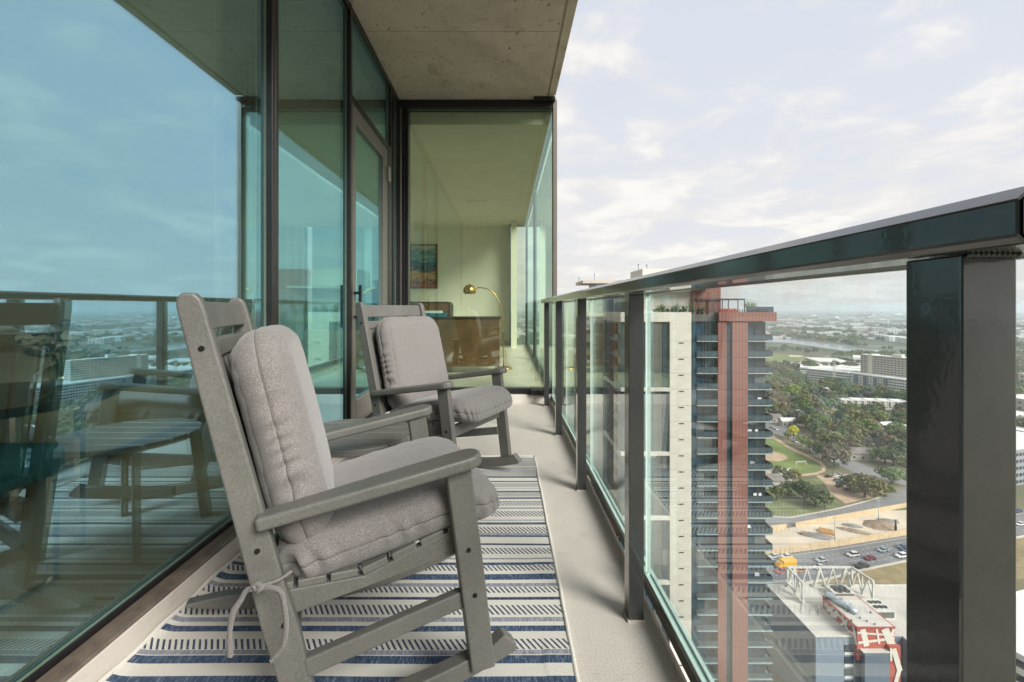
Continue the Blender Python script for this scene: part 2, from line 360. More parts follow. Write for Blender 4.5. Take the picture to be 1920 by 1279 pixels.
# ---- door
dr = thing('balcony_door', 'taupe metal framed glass door with black pull in the glass wall', 'door')
DX0, DX1 = XL-0.025, XL+0.028
part('door_stile', MB().box(DX0, DX1, 3.38, 3.475, 0.03, 2.46), 'door_metal', dr, bev=0.003, seg=1)
part('door_stile', MB().box(DX0, DX1, 4.245, 4.41, 0.03, 2.46), 'door_metal', dr, bev=0.003, seg=1)
part('bottom_panel', MB().box(DX0, DX1, 3.477, 4.243, 0.03, 0.215), 'door_metal', dr, bev=0.003, seg=1)
part('top_rail', MB().box(DX0, DX1, 3.477, 4.243, 2.33, 2.46), 'door_metal', dr, bev=0.003, seg=1)
part('glazing_bead', MB().box(XL+0.008, XL+0.031, 3.478, 4.242, 0.217, 0.226), 'light_metal', dr)
part('pane', pane_mb(XL-0.006, XL+0.006, 3.477, 4.243, 0.227, 2.328), ['facade_glass', 'glass_edge'], dr)
part('threshold', MB().box(XL-0.03, XL+0.07, 3.377, 4.513, 0.0, 0.026), 'bronze', dr)
part('door_frame', MB().box(XL-0.03, XL+0.034, 3.377, 4.513, 2.465, 2.513), 'bronze', dr, bev=0.004, seg=1)
part('door_frame', MB().box(XL-0.03, XL+0.034, 4.415, 4.513, 0.03, 2.463), 'bronze', dr, bev=0.004, seg=1)
hn = part('hinge', MB().box(XL+0.03, XL+0.052, 4.37, 4.44, 2.15, 2.22).box(XL+0.03, XL+0.052, 4.37, 4.44, 2.224, 2.29), 'light_metal', dr, bev=0.002, seg=1)
part('hinge', MB().box(XL+0.03, XL+0.05, 4.38, 4.44, 0.25, 0.39), 'light_metal', dr, bev=0.002, seg=1)
hd = MB().beam((XL+0.075, 3.43, 0.78), (XL+0.075, 3.43, 1.10), 0.02, 0.02); hd.beam((XL+0.028, 3.43, 0.86), (XL+0.075, 3.43, 0.86), 0.02, 0.02); hd.beam((XL+0.028, 3.43, 1.04), (XL+0.075, 3.43, 1.04), 0.02, 0.02)
part('handle', hd, 'black_frame', dr, bev=0.002, seg=1)

# ---- far window wall
fw = thing('window_wall', 'full height green tinted corner window closing the far end of the balcony', 'window wall')
part('mullion', MB().box(XL+0.0, XL+0.028, YF-0.03, YF+0.09, 0, CE-0.09), 'bronze', fw, bev=0.002, seg=1)
part('mullion', MB().box(XL+0.032, XL+0.05, YF-0.055, YF+0.09, 0, CE-0.09), 'light_metal', fw, bev=0.002, seg=1, label='brushed brown metal strip in the dark corner frame')
part('mullion', MB().box(XL+0.054, XL+0.085, YF-0.035, YF+0.09, 0, CE-0.09), 'bronze', fw, bev=0.002, seg=1)
part('mullion', MB().box(XL+0.089, XL+0.118, YF-0.02, YF+0.09, 0, CE-0.09), 'black_frame', fw, bev=0.002, seg=1)
part('mullion', MB().box(XR-0.02, XR+0.024, YF-0.04, YF+0.05, -0.2, CE-0.002), 'door_metal', fw, bev=0.003, seg=1)
part('head_frame', MB().box(XL, XR-0.022, YF-0.035, YF+0.09, CE-0.088, CE-0.002), 'black_frame', fw, bev=0.003, seg=1)
part('base_frame', MB().box(XL+0.02, XR-0.022, YF-0.03, YF+0.09, 0.001, 0.058), 'black_frame', fw, bev=0.003, seg=1)
part('pane', pane_mb(XL+0.12, XR-0.022, YF+0.02, YF+0.032, 0.06, CE-0.09), ['far_glass', 'glass_edge'], fw)
part('bracket', MB().box(0.27, 0.44, YF-0.12, YF-0.032, 0.0, 0.055), 'black_frame', fw, bev=0.003, seg=1)
part('bracket', MB().box(0.30, XR-0.002, YF-0.115, YF-0.037, CE-0.035, CE-0.004), 'black_frame', fw)
# side glazing that carries on beyond the corner
y = YF+0.06
for k in range(2):
    y1 = y+3.15
    part('pane', pane_mb(XR-0.006, XR+0.006, y, y1, 0.06, CE-0.09), ['side_glass', 'glass_edge'], fw)
    part('mullion', MB().box(XR-0.035, XR+0.03, y1+0.002, y1+0.05, 0, CE-0.02), 'bronze', fw)
    y = y1+0.052
part('head_frame', MB().box(XR-0.03, XR+0.03, YF+0.06, y, CE-0.088, CE-0.01), 'black_frame', fw)
part('base_frame', MB().box(XR-0.03, XR+0.03, YF+0.06, y, 0.0, 0.058), 'black_frame', fw)

# ================================================================== INTERIOR
BW = 11.4
struct('interior_floor', MB().box(-7.0, XL-0.055, -2.2, YF+0.02, -0.2, 0.0).box(-7.0, XR-0.04, YF+0.022, BW, -0.2, 0.0), 'interior_floor')
struct('interior_ceiling', MB().box(-7.0, XL-0.06, -2.2, YF+0.09, 2.95, CE+0.05).box(-7.0, XR-0.04, YF+0.095, BW, 2.95, CE+0.05), 'interior_ceiling')
struct('back_wall', MB().box(-2.62, 0.10, BW, BW+0.15, 0, 2.95), 'interior_wall')
struct('back_wall', MB().box(-7.0, -5.05, BW, BW+0.15, 0, 2.95), 'interior_wall')
struct('back_wall', MB().box(-5.048, -2.622, BW, BW+0.15, 0, 0.35), 'interior_wall')
struct('left_room_wall', MB().box(-7.15, -7.0, 5.4, BW+0.15, 0, 2.95), 'interior_wall')
fill_window = thing('window', 'added full height window band, out of view opposite the balcony, letting daylight into the living room', 'window')  # window band added out of view so sky light fills the dim interior
for k in range(5):
    part('pane', pane_mb(-7.06, -7.05, -2.16+1.5*k, -0.70+1.5*k, 0.06, 2.9), ['clear_glass', 'glass_edge'], fill_window)
    part('mullion', MB().box(-7.1, -7.0, -0.698+1.5*k, -0.662+1.5*k, 0, 2.948), 'black_frame', fill_window)
struct('near_room_wall', MB().box(-2.2, XL-0.07, -2.35, -2.2, 0, 2.95), 'interior_wall')
rw = thing('window', 'tall rear window of the living room seen through the glass wall', 'window')
part('pane', pane_mb(-5.0, -2.67, BW+0.05, BW+0.06, 0.4, 2.9), ['clear_glass', 'glass_edge'], rw)
for x in (-5.04, -3.85, -2.66): part('mullion', MB().box(x, x+0.04, BW+0.02, BW+0.1, 0.352, 2.948), 'black_frame', rw)
part('column', MB().box(0.13, 0.26, BW-0.9, BW-0.77, 0, 2.95), 'interior_wall', fw)
bb = link('baseboard', MB().box(-2.62, 0.10, BW-0.018, BW-0.002, 0.001, 0.11).mesh('baseboard', 'paper')); bb['kind'] = 'structure'
vt = link('ceiling_vent', MB().box(-0.75, -0.35, 8.6, 8.68, 2.935, 2.949).mesh('ceiling_vent', 'paper')); tag(vt, 'slim pale vent in the far room ceiling', 'vent')
part('jamb', MB().box(0.102, 0.125, BW-0.4, BW+0.1, 0, 2.95), 'black_frame', fw)

def curtain(x, y0, y1, label, along='y'):
    mb = MB(); n = 48; pts = []
    for i in range(n+1):
        t = i/n; w = 0.035*math.sin(t*math.pi*2*7)
        pts.append((x+w, y0+(y1-y0)*t) if along == 'y' else (y0+(y1-y0)*t, x+w))
    vs = []; fs = []
    for (a, b) in pts: vs += [(a, b, 0.02), (a, b, 2.93), (a+0.006, b+0.004, 2.93), (a+0.006, b+0.004, 0.02)]
    for i in range(n):
        o = i*4
        for k in range(4): fs.append((o+k, o+(k+1) % 4, o+4+(k+1) % 4, o+4+k))
    mb.add(vs, fs); c = link('curtain', mb.mesh('curtain', 'curtain', True)); tag(c, label, 'curtain'); return c
curtain(BW-0.25, -6.6, -5.1, 'pale pleated curtain gathered beside the rear living room window', 'x')
curtain(XL-0.55, 2.7, 3.1, 'pale sheer curtain bunched behind the glass by the door')

pt = thing('painting', 'framed abstract seascape in blue, teal and orange on the far interior wall', 'painting')
def painting_mat():
    m, N, L, b = newmat('painting_print'); tc = N.new('ShaderNodeTexCoord'); O = tc.outputs['Object']
    sp = N.new('ShaderNodeSeparateXYZ'); L.new(O, sp.inputs[0])
    mp = N.new('ShaderNodeMapping'); mp.inputs['Scale'].default_value = (1.2, 1, 4.5); mp.inputs['Rotation'].default_value = (0, 0.35, 0); L.new(O, mp.inputs[0])
    n = noise_of(N, L, mp.outputs[0], 2.2, 5, 0.6, 1.2)
    h = math_of(N, L, 'MULTIPLY_ADD', n.outputs[0], 0.55, math_of(N, L, 'MULTIPLY_ADD', sp.outputs['Z'], 0.72, -1.27))
    r = ramp_of(N, L, h, [(0.0, (0.10, 0.03, 0.02)), (0.10, (0.62, 0.20, 0.08)), (0.20, (0.05, 0.02, 0.03)), (0.28, (0.72, 0.40, 0.14)), (0.38, (0.45, 0.30, 0.10)), (0.44, (0.01, 0.04, 0.08)), (0.56, (0.02, 0.10, 0.14)), (0.64, (0.25, 0.42, 0.42)), (0.70, (0.04, 0.14, 0.17)), (0.82, (0.35, 0.45, 0.40)), (0.95, (0.62, 0.50, 0.30))])
    L.new(r.outputs[0], b.inputs['Base Color']); b.inputs['Roughness'].default_value = 0.6
painting_mat()
part('canvas', MB().box(-2.38, -1.735, BW-0.03, BW-0.012, 1.44, 2.48), 'painting_print', pt)
fr = MB(); fr.box(-2.41, -2.381, BW-0.05, BW-0.002, 1.41, 2.51); fr.box(-1.734, -1.705, BW-0.05, BW-0.002, 1.41, 2.51); fr.box(-2.3805, -1.7345, BW-0.05, BW-0.002, 1.41, 1.439); fr.box(-2.3805, -1.7345, BW-0.05, BW-0.002, 2.481, 2.51)
part('frame', fr, 'wood_brown', pt)

dk = thing('sideboard', 'long walnut sideboard with its back to the corner window', 'sideboard')
part('body', MB().box(-1.30, -0.085, 6.42, 6.86, 0.10, 0.775), 'wood_brown', dk, bev=0.004)
part('top', MB().box(-1.33, -0.06, 6.40, 6.88, 0.777, 0.80), 'wood_dark', dk, bev=0.003)
for x in (-1.27, -0.12):
    for yy in (6.45, 6.82): part('leg', MB().box(x, x+0.03, yy-0.015, yy+0.015, 0, 0.099), 'wood_dark', dk)
bd = thing('cabinet', 'rounded walnut cabinet behind the sideboard in the far room', 'cabinet')
prof = [(-1.75, 0.05), (-0.93, 0.05), (-0.93, 0.97), (-0.945, 1.01), (-0.98, 1.03), (-1.70, 1.03), (-1.735, 1.01), (-1.75, 0.97)]
part('shell', MB().prism(prof, 7.6, 8.1, 'xzy'), 'wood_dark', bd)
part('door', MB().box(-1.72, -1.345, 7.585, 7.599, 0.08, 1.0), 'wood_brown', bd)
part('door', MB().box(-1.335, -0.96, 7.585, 7.599, 0.08, 1.0), 'wood_brown', bd)
bk = thing('book', 'stack of teal and white books on the walnut sideboard', 'books')
part('cover', MB().box(-1.20, -0.87, 6.5, 6.76, 0.801, 0.85), 'teal_fabric', bk)
part('page_block', MB().box(-1.17, -0.93, 6.52, 6.74, 0.851, 0.885), 'paper', bk)

lp = thing('arc_lamp', 'brass arc floor lamp with a domed shade curving over the sideboard', 'lamp')
stem = [(-0.03, 6.9, 0.03), (-0.04, 6.9, 0.6), (-0.06, 6.9, 0.82)] + [(-0.06-0.30*(1-math.cos(t)), 6.9, 0.82+0.41*math.sin(t)) for t in [math.pi/2*i/10*1.02 for i in range(1, 11)]]
stem += [(-0.40, 6.9, 1.235), (-0.46, 6.9, 1.215)]
part('stem', MB().tube(stem, 0.008, 8), 'brass', lp, smooth=True)
part('base', MB().lathe([(0.0, 0.03), (0.13, 0.03), (0.14, 0.015), (0.14, 0.0), (0, 0)], (-0.03, 6.9, 0), 28), 'brass', lp, smooth=True)
sh = MB().lathe([(0.006, 0.115), (0.012, 0.105), (0.014, 0.09), (0.045, 0.082), (0.075, 0.06), (0.094, 0.03), (0.1, 0.0), (0.094, -0.03), (0.082, -0.05), (0.078, -0.05), (0.09, -0.03), (0.095, 0.0)], (-0.545, 6.9, 1.19), 32)
part('lamp_shade', sh, 'brass', lp, smooth=True)

# near interior: black round table, vase of hydrangeas, stool and lounge seat
XZ = 0.0
rt = thing('round_table', 'glossy black round table just inside the glass wall', 'table', (-1.90, 1.66, 0.09))
part('tabletop', MB().lathe([(0, 0.575), (0.37, 0.575), (0.385, 0.585), (0.385, 0.6), (0.375, 0.607), (0, 0.607)], n=64), 'black_gloss', rt)
for a in (30, 120, 210, 300):
    cx, sy = math.cos(R(a)), math.sin(R(a)); part('leg', MB().box(0.26*cx-0.012, 0.26*cx+0.012, 0.26*sy-0.012, 0.26*sy+0.012, 0, 0.574), 'chrome', rt)
vs_ = thing('vase', 'round smoky glass vase on the black table', 'vase', (-1.66, 1.70, 0.697))
vs_.scale = (0.9, 0.9, 0.68)
part('bowl', MB().lathe([(0.0, 0.002), (0.04, 0.002), (0.075, 0.03), (0.088, 0.075), (0.08, 0.12), (0.045, 0.155), (0.028, 0.165), (0.028, 0.185), (0.034, 0.195)], n=32), 'vase_glass', vs_, smooth=True)
hy = thing('hydrangea', 'bunch of dusty blue hydrangea heads in the round vase', 'flowers', (-1.66, 1.70, 0.697)); hy.scale = (0.95, 0.95, 0.72)
sm = MB()
rnd = random.Random(5)
heads = [(-0.09, 0.02, 0.25, 0.06), (0.0, 0.0, 0.30, 0.085), (0.09, -0.02, 0.27, 0.07), (0.03, 0.05, 0.26, 0.06), (-0.05, -0.04, 0.28, 0.06), (0.15, 0.02, 0.22, 0.05)]
for hx, hy_, hz, hr in heads: sm.tube([(hx*0.1, hy_*0.1, 0.02), (hx*0.2, hy_*0.2, 0.17), (hx, hy_, hz)], 0.004, 6)
part('stem', sm, 'stem_green', hy, smooth=True)
for j, (hx, hy_, hz, hr) in enumerate(heads):
    pb = MB()
    for k in range(70):
        v = Vector((rnd.gauss(0, 1), rnd.gauss(0, 1), rnd.gauss(0.25, 1))).normalized(); c = Vector((hx, hy_, hz))+v*hr*rnd.uniform(0.75, 1.05)
        a = v.cross(Vector((0.3, 0.2, 1))).normalized(); b = v.cross(a); r = rnd.uniform(0.014, 0.024); a = (a+v*rnd.uniform(-0.4, 0.4))
        pb.add([c-a*r, c-b*r*0.8+v*0.004, c+a*r, c+b*r*0.8+v*0.004], [(0, 1, 2, 3)])
    part('flower_head', pb, 'petal_blue' if j % 2 else 'petal_grey', hy)
st = thing('stool', 'teal upholstered stool with chrome legs behind the glass', 'stool', (-1.74, 1.36, 0.09))
part('seat', MB().box(-0.23, 0.23, -0.22, 0.22, 0.36, 0.47), 'teal_fabric', st, bev=0.035, seg=4)
for sx in (-1, 1):
    part('leg', MB().box(sx*0.2-0.012, sx*0.2+0.012, -0.2, -0.176, 0.012, 0.359).box(sx*0.2-0.012, sx*0.2+0.012, 0.176, 0.2, 0.012, 0.359).box(sx*0.2-0.012, sx*0.2+0.012, -0.2, 0.2, 0.0, 0.0118), 'chrome', st)

so = thing('sofa', 'cream upholstered sofa with a draped throw behind the glass wall', 'sofa', (-2.75, 2.75, 0.09))
part('seat', MB().box(-0.45, 0.45, -1.0, 1.0, 0.08, 0.42), 'cream_fabric', so, bev=0.07, seg=5)
part('backrest', MB().box(-0.62, -0.40, -1.0, 1.0, 0.30, 0.76), 'cream_fabric', so, bev=0.08, seg=5)
for s_ in (-1, 1): part('armrest', MB().box(-0.5, 0.46, s_*1.02-0.1, s_*1.02+0.1, 0.10, 0.60), 'cream_fabric', so, bev=0.07, seg=5)
cp = MB(); n_ = 36
for i in range(n_+1):
    for j in range(19):
        u, v = -0.45+0.9*i/n_, -0.9+1.75*j/18
        cp.v.append((u+0.02*math.sin(v*9), v, 0.50+0.20*math.exp(-((u+0.25)/0.28)**2)+0.05*noise.noise(Vector((u*5, v*4, 2)))+0.05*math.sin(v*7+u*5)))
for i in range(n_):
    for j in range(18): cp.f.append((i*19+j, (i+1)*19+j, (i+1)*19+j+1, i*19+j+1)); cp.m.append(0)
th_ = link('throw', cp.mesh('throw', 'paper', True), None, (-2.75, 2.75, 0.09)); tag(th_, 'rumpled off white throw spread over the cream sofa', 'blanket')
sl_ = th_.modifiers.new('thickness', 'SOLIDIFY'); sl_.thickness = 0.02

# ================================================================== GUARD RAILING
XS = 1.0968; XZ = 0.0
YF_ = YF; YF = 4.93/XS-0.0
PX0, PX1 = 0.3645, 0.4095
gr = thing('guard_railing', 'dark painted metal guard rail with clear glass panels along the open side', 'railing')
rail_prof = [(0.368, 0.982), (0.374, 0.976), (0.432, 0.976), (0.438, 0.982), (0.438, 1.012), (0.430, 1.020), (0.382, 1.020), (0.368, 1.008)]
rail_prof = [(x*0.9416, 0.93+(z-0.93)*0.9416) for x, z in rail_prof]
def rail_seg(y0, y1): return MB().prism(rail_prof, y0, y1, 'xzy')
part('top_rail', rail_seg(-2.2, 0.306), 'rail_paint', gr, bev=0.0015, seg=1)
part('top_rail', rail_seg(0.308, YF-0.045), 'rail_paint', gr, bev=0.0015, seg=1)
part('glazing_channel', MB().box(0.4135, 0.470, -2.2, YF-0.05, 0.974, 0.992), 'black_frame', gr)
posts = [0.364, 1.345, 2.305, 3.30, 4.28, -0.56, -1.5]
for yy in posts:
    part('post', MB().box(PX0, PX1, yy, yy+0.051, 0.0, 0.9725), 'rail_paint', gr, bev=0.002, seg=2)
    part('foot_plate', MB().box(PX0-0.004, PX1+0.004, yy-0.004, yy+0.054, 0.0, 0.007), 'deck_coating', gr)
wl = MB()
for k in range(10): wl.tube([(0.367+0.0042*k, 0.3615, 0.9725), (0.3695+0.0042*k, 0.3610, 0.9715)], 0.0028, 6)
part('weld_bead', wl, 'rail_paint', gr, smooth=True)
part('bottom_rail', MB().prism([(0.4475, 0.022), (0.482, 0.022), (0.482, 0.062), (0.478, 0.066), (0.4515, 0.066), (0.4475, 0.062)], -2.2, YF-0.05, 'xzy'), 'rail_paint', gr, bev=0.0015, seg=1)
part('glazing_bead', MB().box(0.4695, 0.478, -2.2, YF-0.05, 0.0665, 0.074).box(0.4495, 0.4545, -2.2, YF-0.05, 0.0665, 0.074), 'glass_edge', gr)
ed = sorted(posts)+[YF-0.06]
prev = -2.19
for e in ed:
    y1 = e+0.120 if e != ed[-1] else e
    part('glass_panel', pane_mb(0.456, 0.467, prev, y1, 0.0665, 0.9735), ['rail_glass', 'glass_edge'], gr)
    prev = e+0.138

# ================================================================== RUG
RX0, RX1, RY0, RY1 = -0.990, 0.178, 0.86, 2.822
base_bands = [  # (near Y, far Y, kind)  d dark blue, g grey blue, s slanted dashes, t thin dark, f faint grey, c cream with weft lines
 (1.137, 1.115, 'd'), (1.178, 1.205, 'd'), (1.208, 1.224, 'g'), (1.226, 1.264, 's'), (1.294, 1.317, 'd'), (1.334, 1.353, 'g'), (1.365, 1.409, 's'),
 (1.434, 1.448, 't'), (1.470, 1.500, 's'), (1.502, 1.521, 'g'), (1.540, 1.573, 'd'), (1.593, 1.625, 's'), (1.627, 1.644, 'd'), (1.664, 1.673, 'f'),
 (1.701, 1.743, 's'), (1.764, 1.777, 't'), (1.828, 1.843, 'd'), (1.845, 1.860, 'g'), (1.862, 1.910, 's'), (1.933, 1.952, 'd'), (1.968, 1.976, 'f'),
 (2.007, 2.059, 's'), (2.084, 2.093, 't'), (2.115, 2.152, 's'), (2.154, 2.166, 'g'), (2.191, 2.210, 'd'), (2.219, 2.268, 's'), (2.270, 2.288, 'd'), (2.310, 2.318, 'f'),
 (2.333, 2.390, 's'), (2.404, 2.418, 't'), (2.463, 2.485, 'd'), (2.487, 2.588, 's'), (2.600, 2.620, 'g'), (2.640, 2.705, 's'), (2.716, 2.726, 't'), (2.737, 2.786, 's'),
 (0.90, 0.925, 'd'), (0.94, 0.96, 'g'), (0.965, 1.01, 's'), (1.03, 1.045, 't'), (1.06, 1.10, 's')]
def rug_mats():
    def base(name, dark, slant=False, weft=0.0, mixv=0.0):
        m, N, L, b = newmat(name); tc = N.new('ShaderNodeTexCoord'); O = tc.outputs['Object']; sp = N.new('ShaderNodeSeparateXYZ'); L.new(O, sp.inputs[0])
        cream = noise_of(N, L, O, 300, 3, 0.7); cc = ramp_of(N, L, cream.outputs[0], [(0.3, (0.60, 0.57, 0.51)), (0.7, (0.80, 0.77, 0.70))])
        mp = N.new('ShaderNodeMapping'); mp.inputs['Scale'].default_value = (1, 0.18, 1); mp.inputs['Rotation'].default_value = (0, 0, 0.55); L.new(O, mp.inputs[0])
        yarn = noise_of(N, L, mp.outputs[0], 230, 3, 0.7); yc = ramp_of(N, L, yarn.outputs[0], [(0.32, dark[0]), (0.52, dark[1]), (0.72, dark[2])])
        if slant:
            jit = noise_of(N, L, O, 220, 2, 0.6)
            u = math_of(N, L, 'MULTIPLY_ADD', sp.outputs['Y'], 0.62, sp.outputs['X']); u = math_of(N, L, 'MULTIPLY_ADD', jit.outputs[0], 0.004, u)
            fr_ = math_of(N, L, 'FRACT', math_of(N, L, 'DIVIDE', u, 0.0181)); k = math_of(N, L, 'LESS_THAN', fr_, 0.42)
            mx = N.new('ShaderNodeMixRGB'); L.new(k, mx.inputs[0]); L.new(cc.outputs[0], mx.inputs[1]); L.new(yc.outputs[0], mx.inputs[2]); src = mx.outputs[0]
        elif dark[3]: src = yc.outputs[0]
        else: src = cc.outputs[0]
        L.new(src, b.inputs['Base Color']); b.inputs['Roughness'].default_value = 0.95
        w = N.new('ShaderNodeTexWave'); w.bands_direction = 'Y'; w.inputs['Scale'].default_value = 90; w.inputs['Distortion'].default_value = 0.6; w.inputs['Detail'].default_value = 2; L.new(O, w.inputs[0])
        w2 = N.new('ShaderNodeTexWave'); w2.bands_direction = 'X'; w2.inputs['Scale'].default_value = 110; w2.inputs['Distortion'].default_value = 0.6; L.new(O, w2.inputs[0])
        hgt = math_of(N, L, 'MULTIPLY_ADD', w2.outputs[1], 0.5, w.outputs[1]); bp = N.new('ShaderNodeBump'); bp.inputs['Strength'].default_value = 0.6; bp.inputs['Distance'].default_value = 0.0015
        L.new(hgt, bp.inputs['Height']); L.new(bp.outputs[0], b.inputs['Normal'])
    base('rug_c', ((0,)*3, (0,)*3, (0,)*3, 0))
    base('rug_d', ((0.018, 0.036, 0.075), (0.050, 0.085, 0.150), (0.24, 0.29, 0.36), 1))
    base('rug_g', ((0.15, 0.16, 0.21), (0.29, 0.30, 0.35), (0.52, 0.52, 0.53), 1))
    base('rug_f', ((0.14, 0.14, 0.17), (0.30, 0.30, 0.32), (0.5, 0.48, 0.46), 1))
    base('rug_t', ((0.018, 0.022, 0.05), (0.04, 0.045, 0.10), (0.20, 0.21, 0.27), 1))
    base('rug_s', ((0.022, 0.030, 0.058), (0.050, 0.064, 0.115), (0.17, 0.20, 0.27), 1), slant=True)
rug_mats()
KM = {'c': 0, 'd': 1, 'g': 2, 'f': 3, 't': 4, 's': 5}
def rug():
    bands = sorted([(min(a, b), max(a, b), k) for a, b, k in base_bands]); segs = []; y = RY0
    for a, b, k in bands:
        a = max(a, y)
        if a > y+1e-4: segs.append((y, a, 'c'))
        segs.append((a, b, k)); y = b
    segs.append((y, RY1, 'c'))
    mb = MB(); nx = 100
    def wob(x, yy): return 0.0035*noise.noise(Vector((x*2.2, yy*5, 3.1)))
    def ht(x, yy):
        e = min(x-RX0, RX1-x); return 0.009 + 0.004*max(0, noise.noise(Vector((x*3, yy*4.5, 0))))*(1.0 if e < 0.08 else 0.3)
    def curl(x, yy):
        k = max(0, 1-(x-RX0)/0.05); return k*k*(0.010+0.018*noise.noise(Vector((0, yy*5.5, 9))))
    def edge(x, yy):
        if x <= RX0+1e-6: return x
        if x >= RX1-1e-6: return x+0.0035*noise.noise(Vector((5, yy*9, 9)))
        return x
    rows = []
    for a, b, k in segs:
        rows.append((a, b, KM[k]))
    ys = [rows[0][0]]+[r[1] for r in rows]
    V = []
    for yy in ys:
        for i in range(nx+1):
            x = RX0+(RX1-RX0)*i/nx; V.append((edge(x, yy), yy+wob(x, yy), ht(x, yy)+curl(x, yy)))
    F = []; M_ = []
    for j, (a, b, k) in enumerate(rows):
        for i in range(nx): F.append((j*(nx+1)+i, j*(nx+1)+i+1, (j+1)*(nx+1)+i+1, (j+1)*(nx+1)+i)); M_.append(k)
    o = 0; mb.v = V; mb.f = F; mb.m = M_
    t = thing('rug', 'flat woven cream rug with navy stripes and slanted dashes under the rocking chairs', 'rug')
    part('weave', mb, ['rug_c', 'rug_d', 'rug_g', 'rug_f', 'rug_t', 'rug_s'], t)
    bd_ = MB()
    L_ = [Vector((edge(RX0, y_)+0.004, y_, 0.009+curl(RX0, y_))) for y_ in [RY0+(RY1-RY0)*i/70 for i in range(71)]]
    Rr = [Vector((edge(RX1, y_), y_, 0.0075)) for y_ in [RY0+(RY1-RY0)*i/70 for i in range(71)]]
    bd_.tube(L_, 0.0065, 8); bd_.tube(Rr, 0.0065, 8)
    bd_.tube([Vector((RX0, RY1, 0.0065)), Vector((RX1, RY1, 0.0065))], 0.006, 8); bd_.tube([Vector((RX0, RY0, 0.0065)), Vector((RX1, RY0, 0.0065))], 0.006, 8)
    part('piping', bd_, 'rug_c', t, smooth=True)
rug()

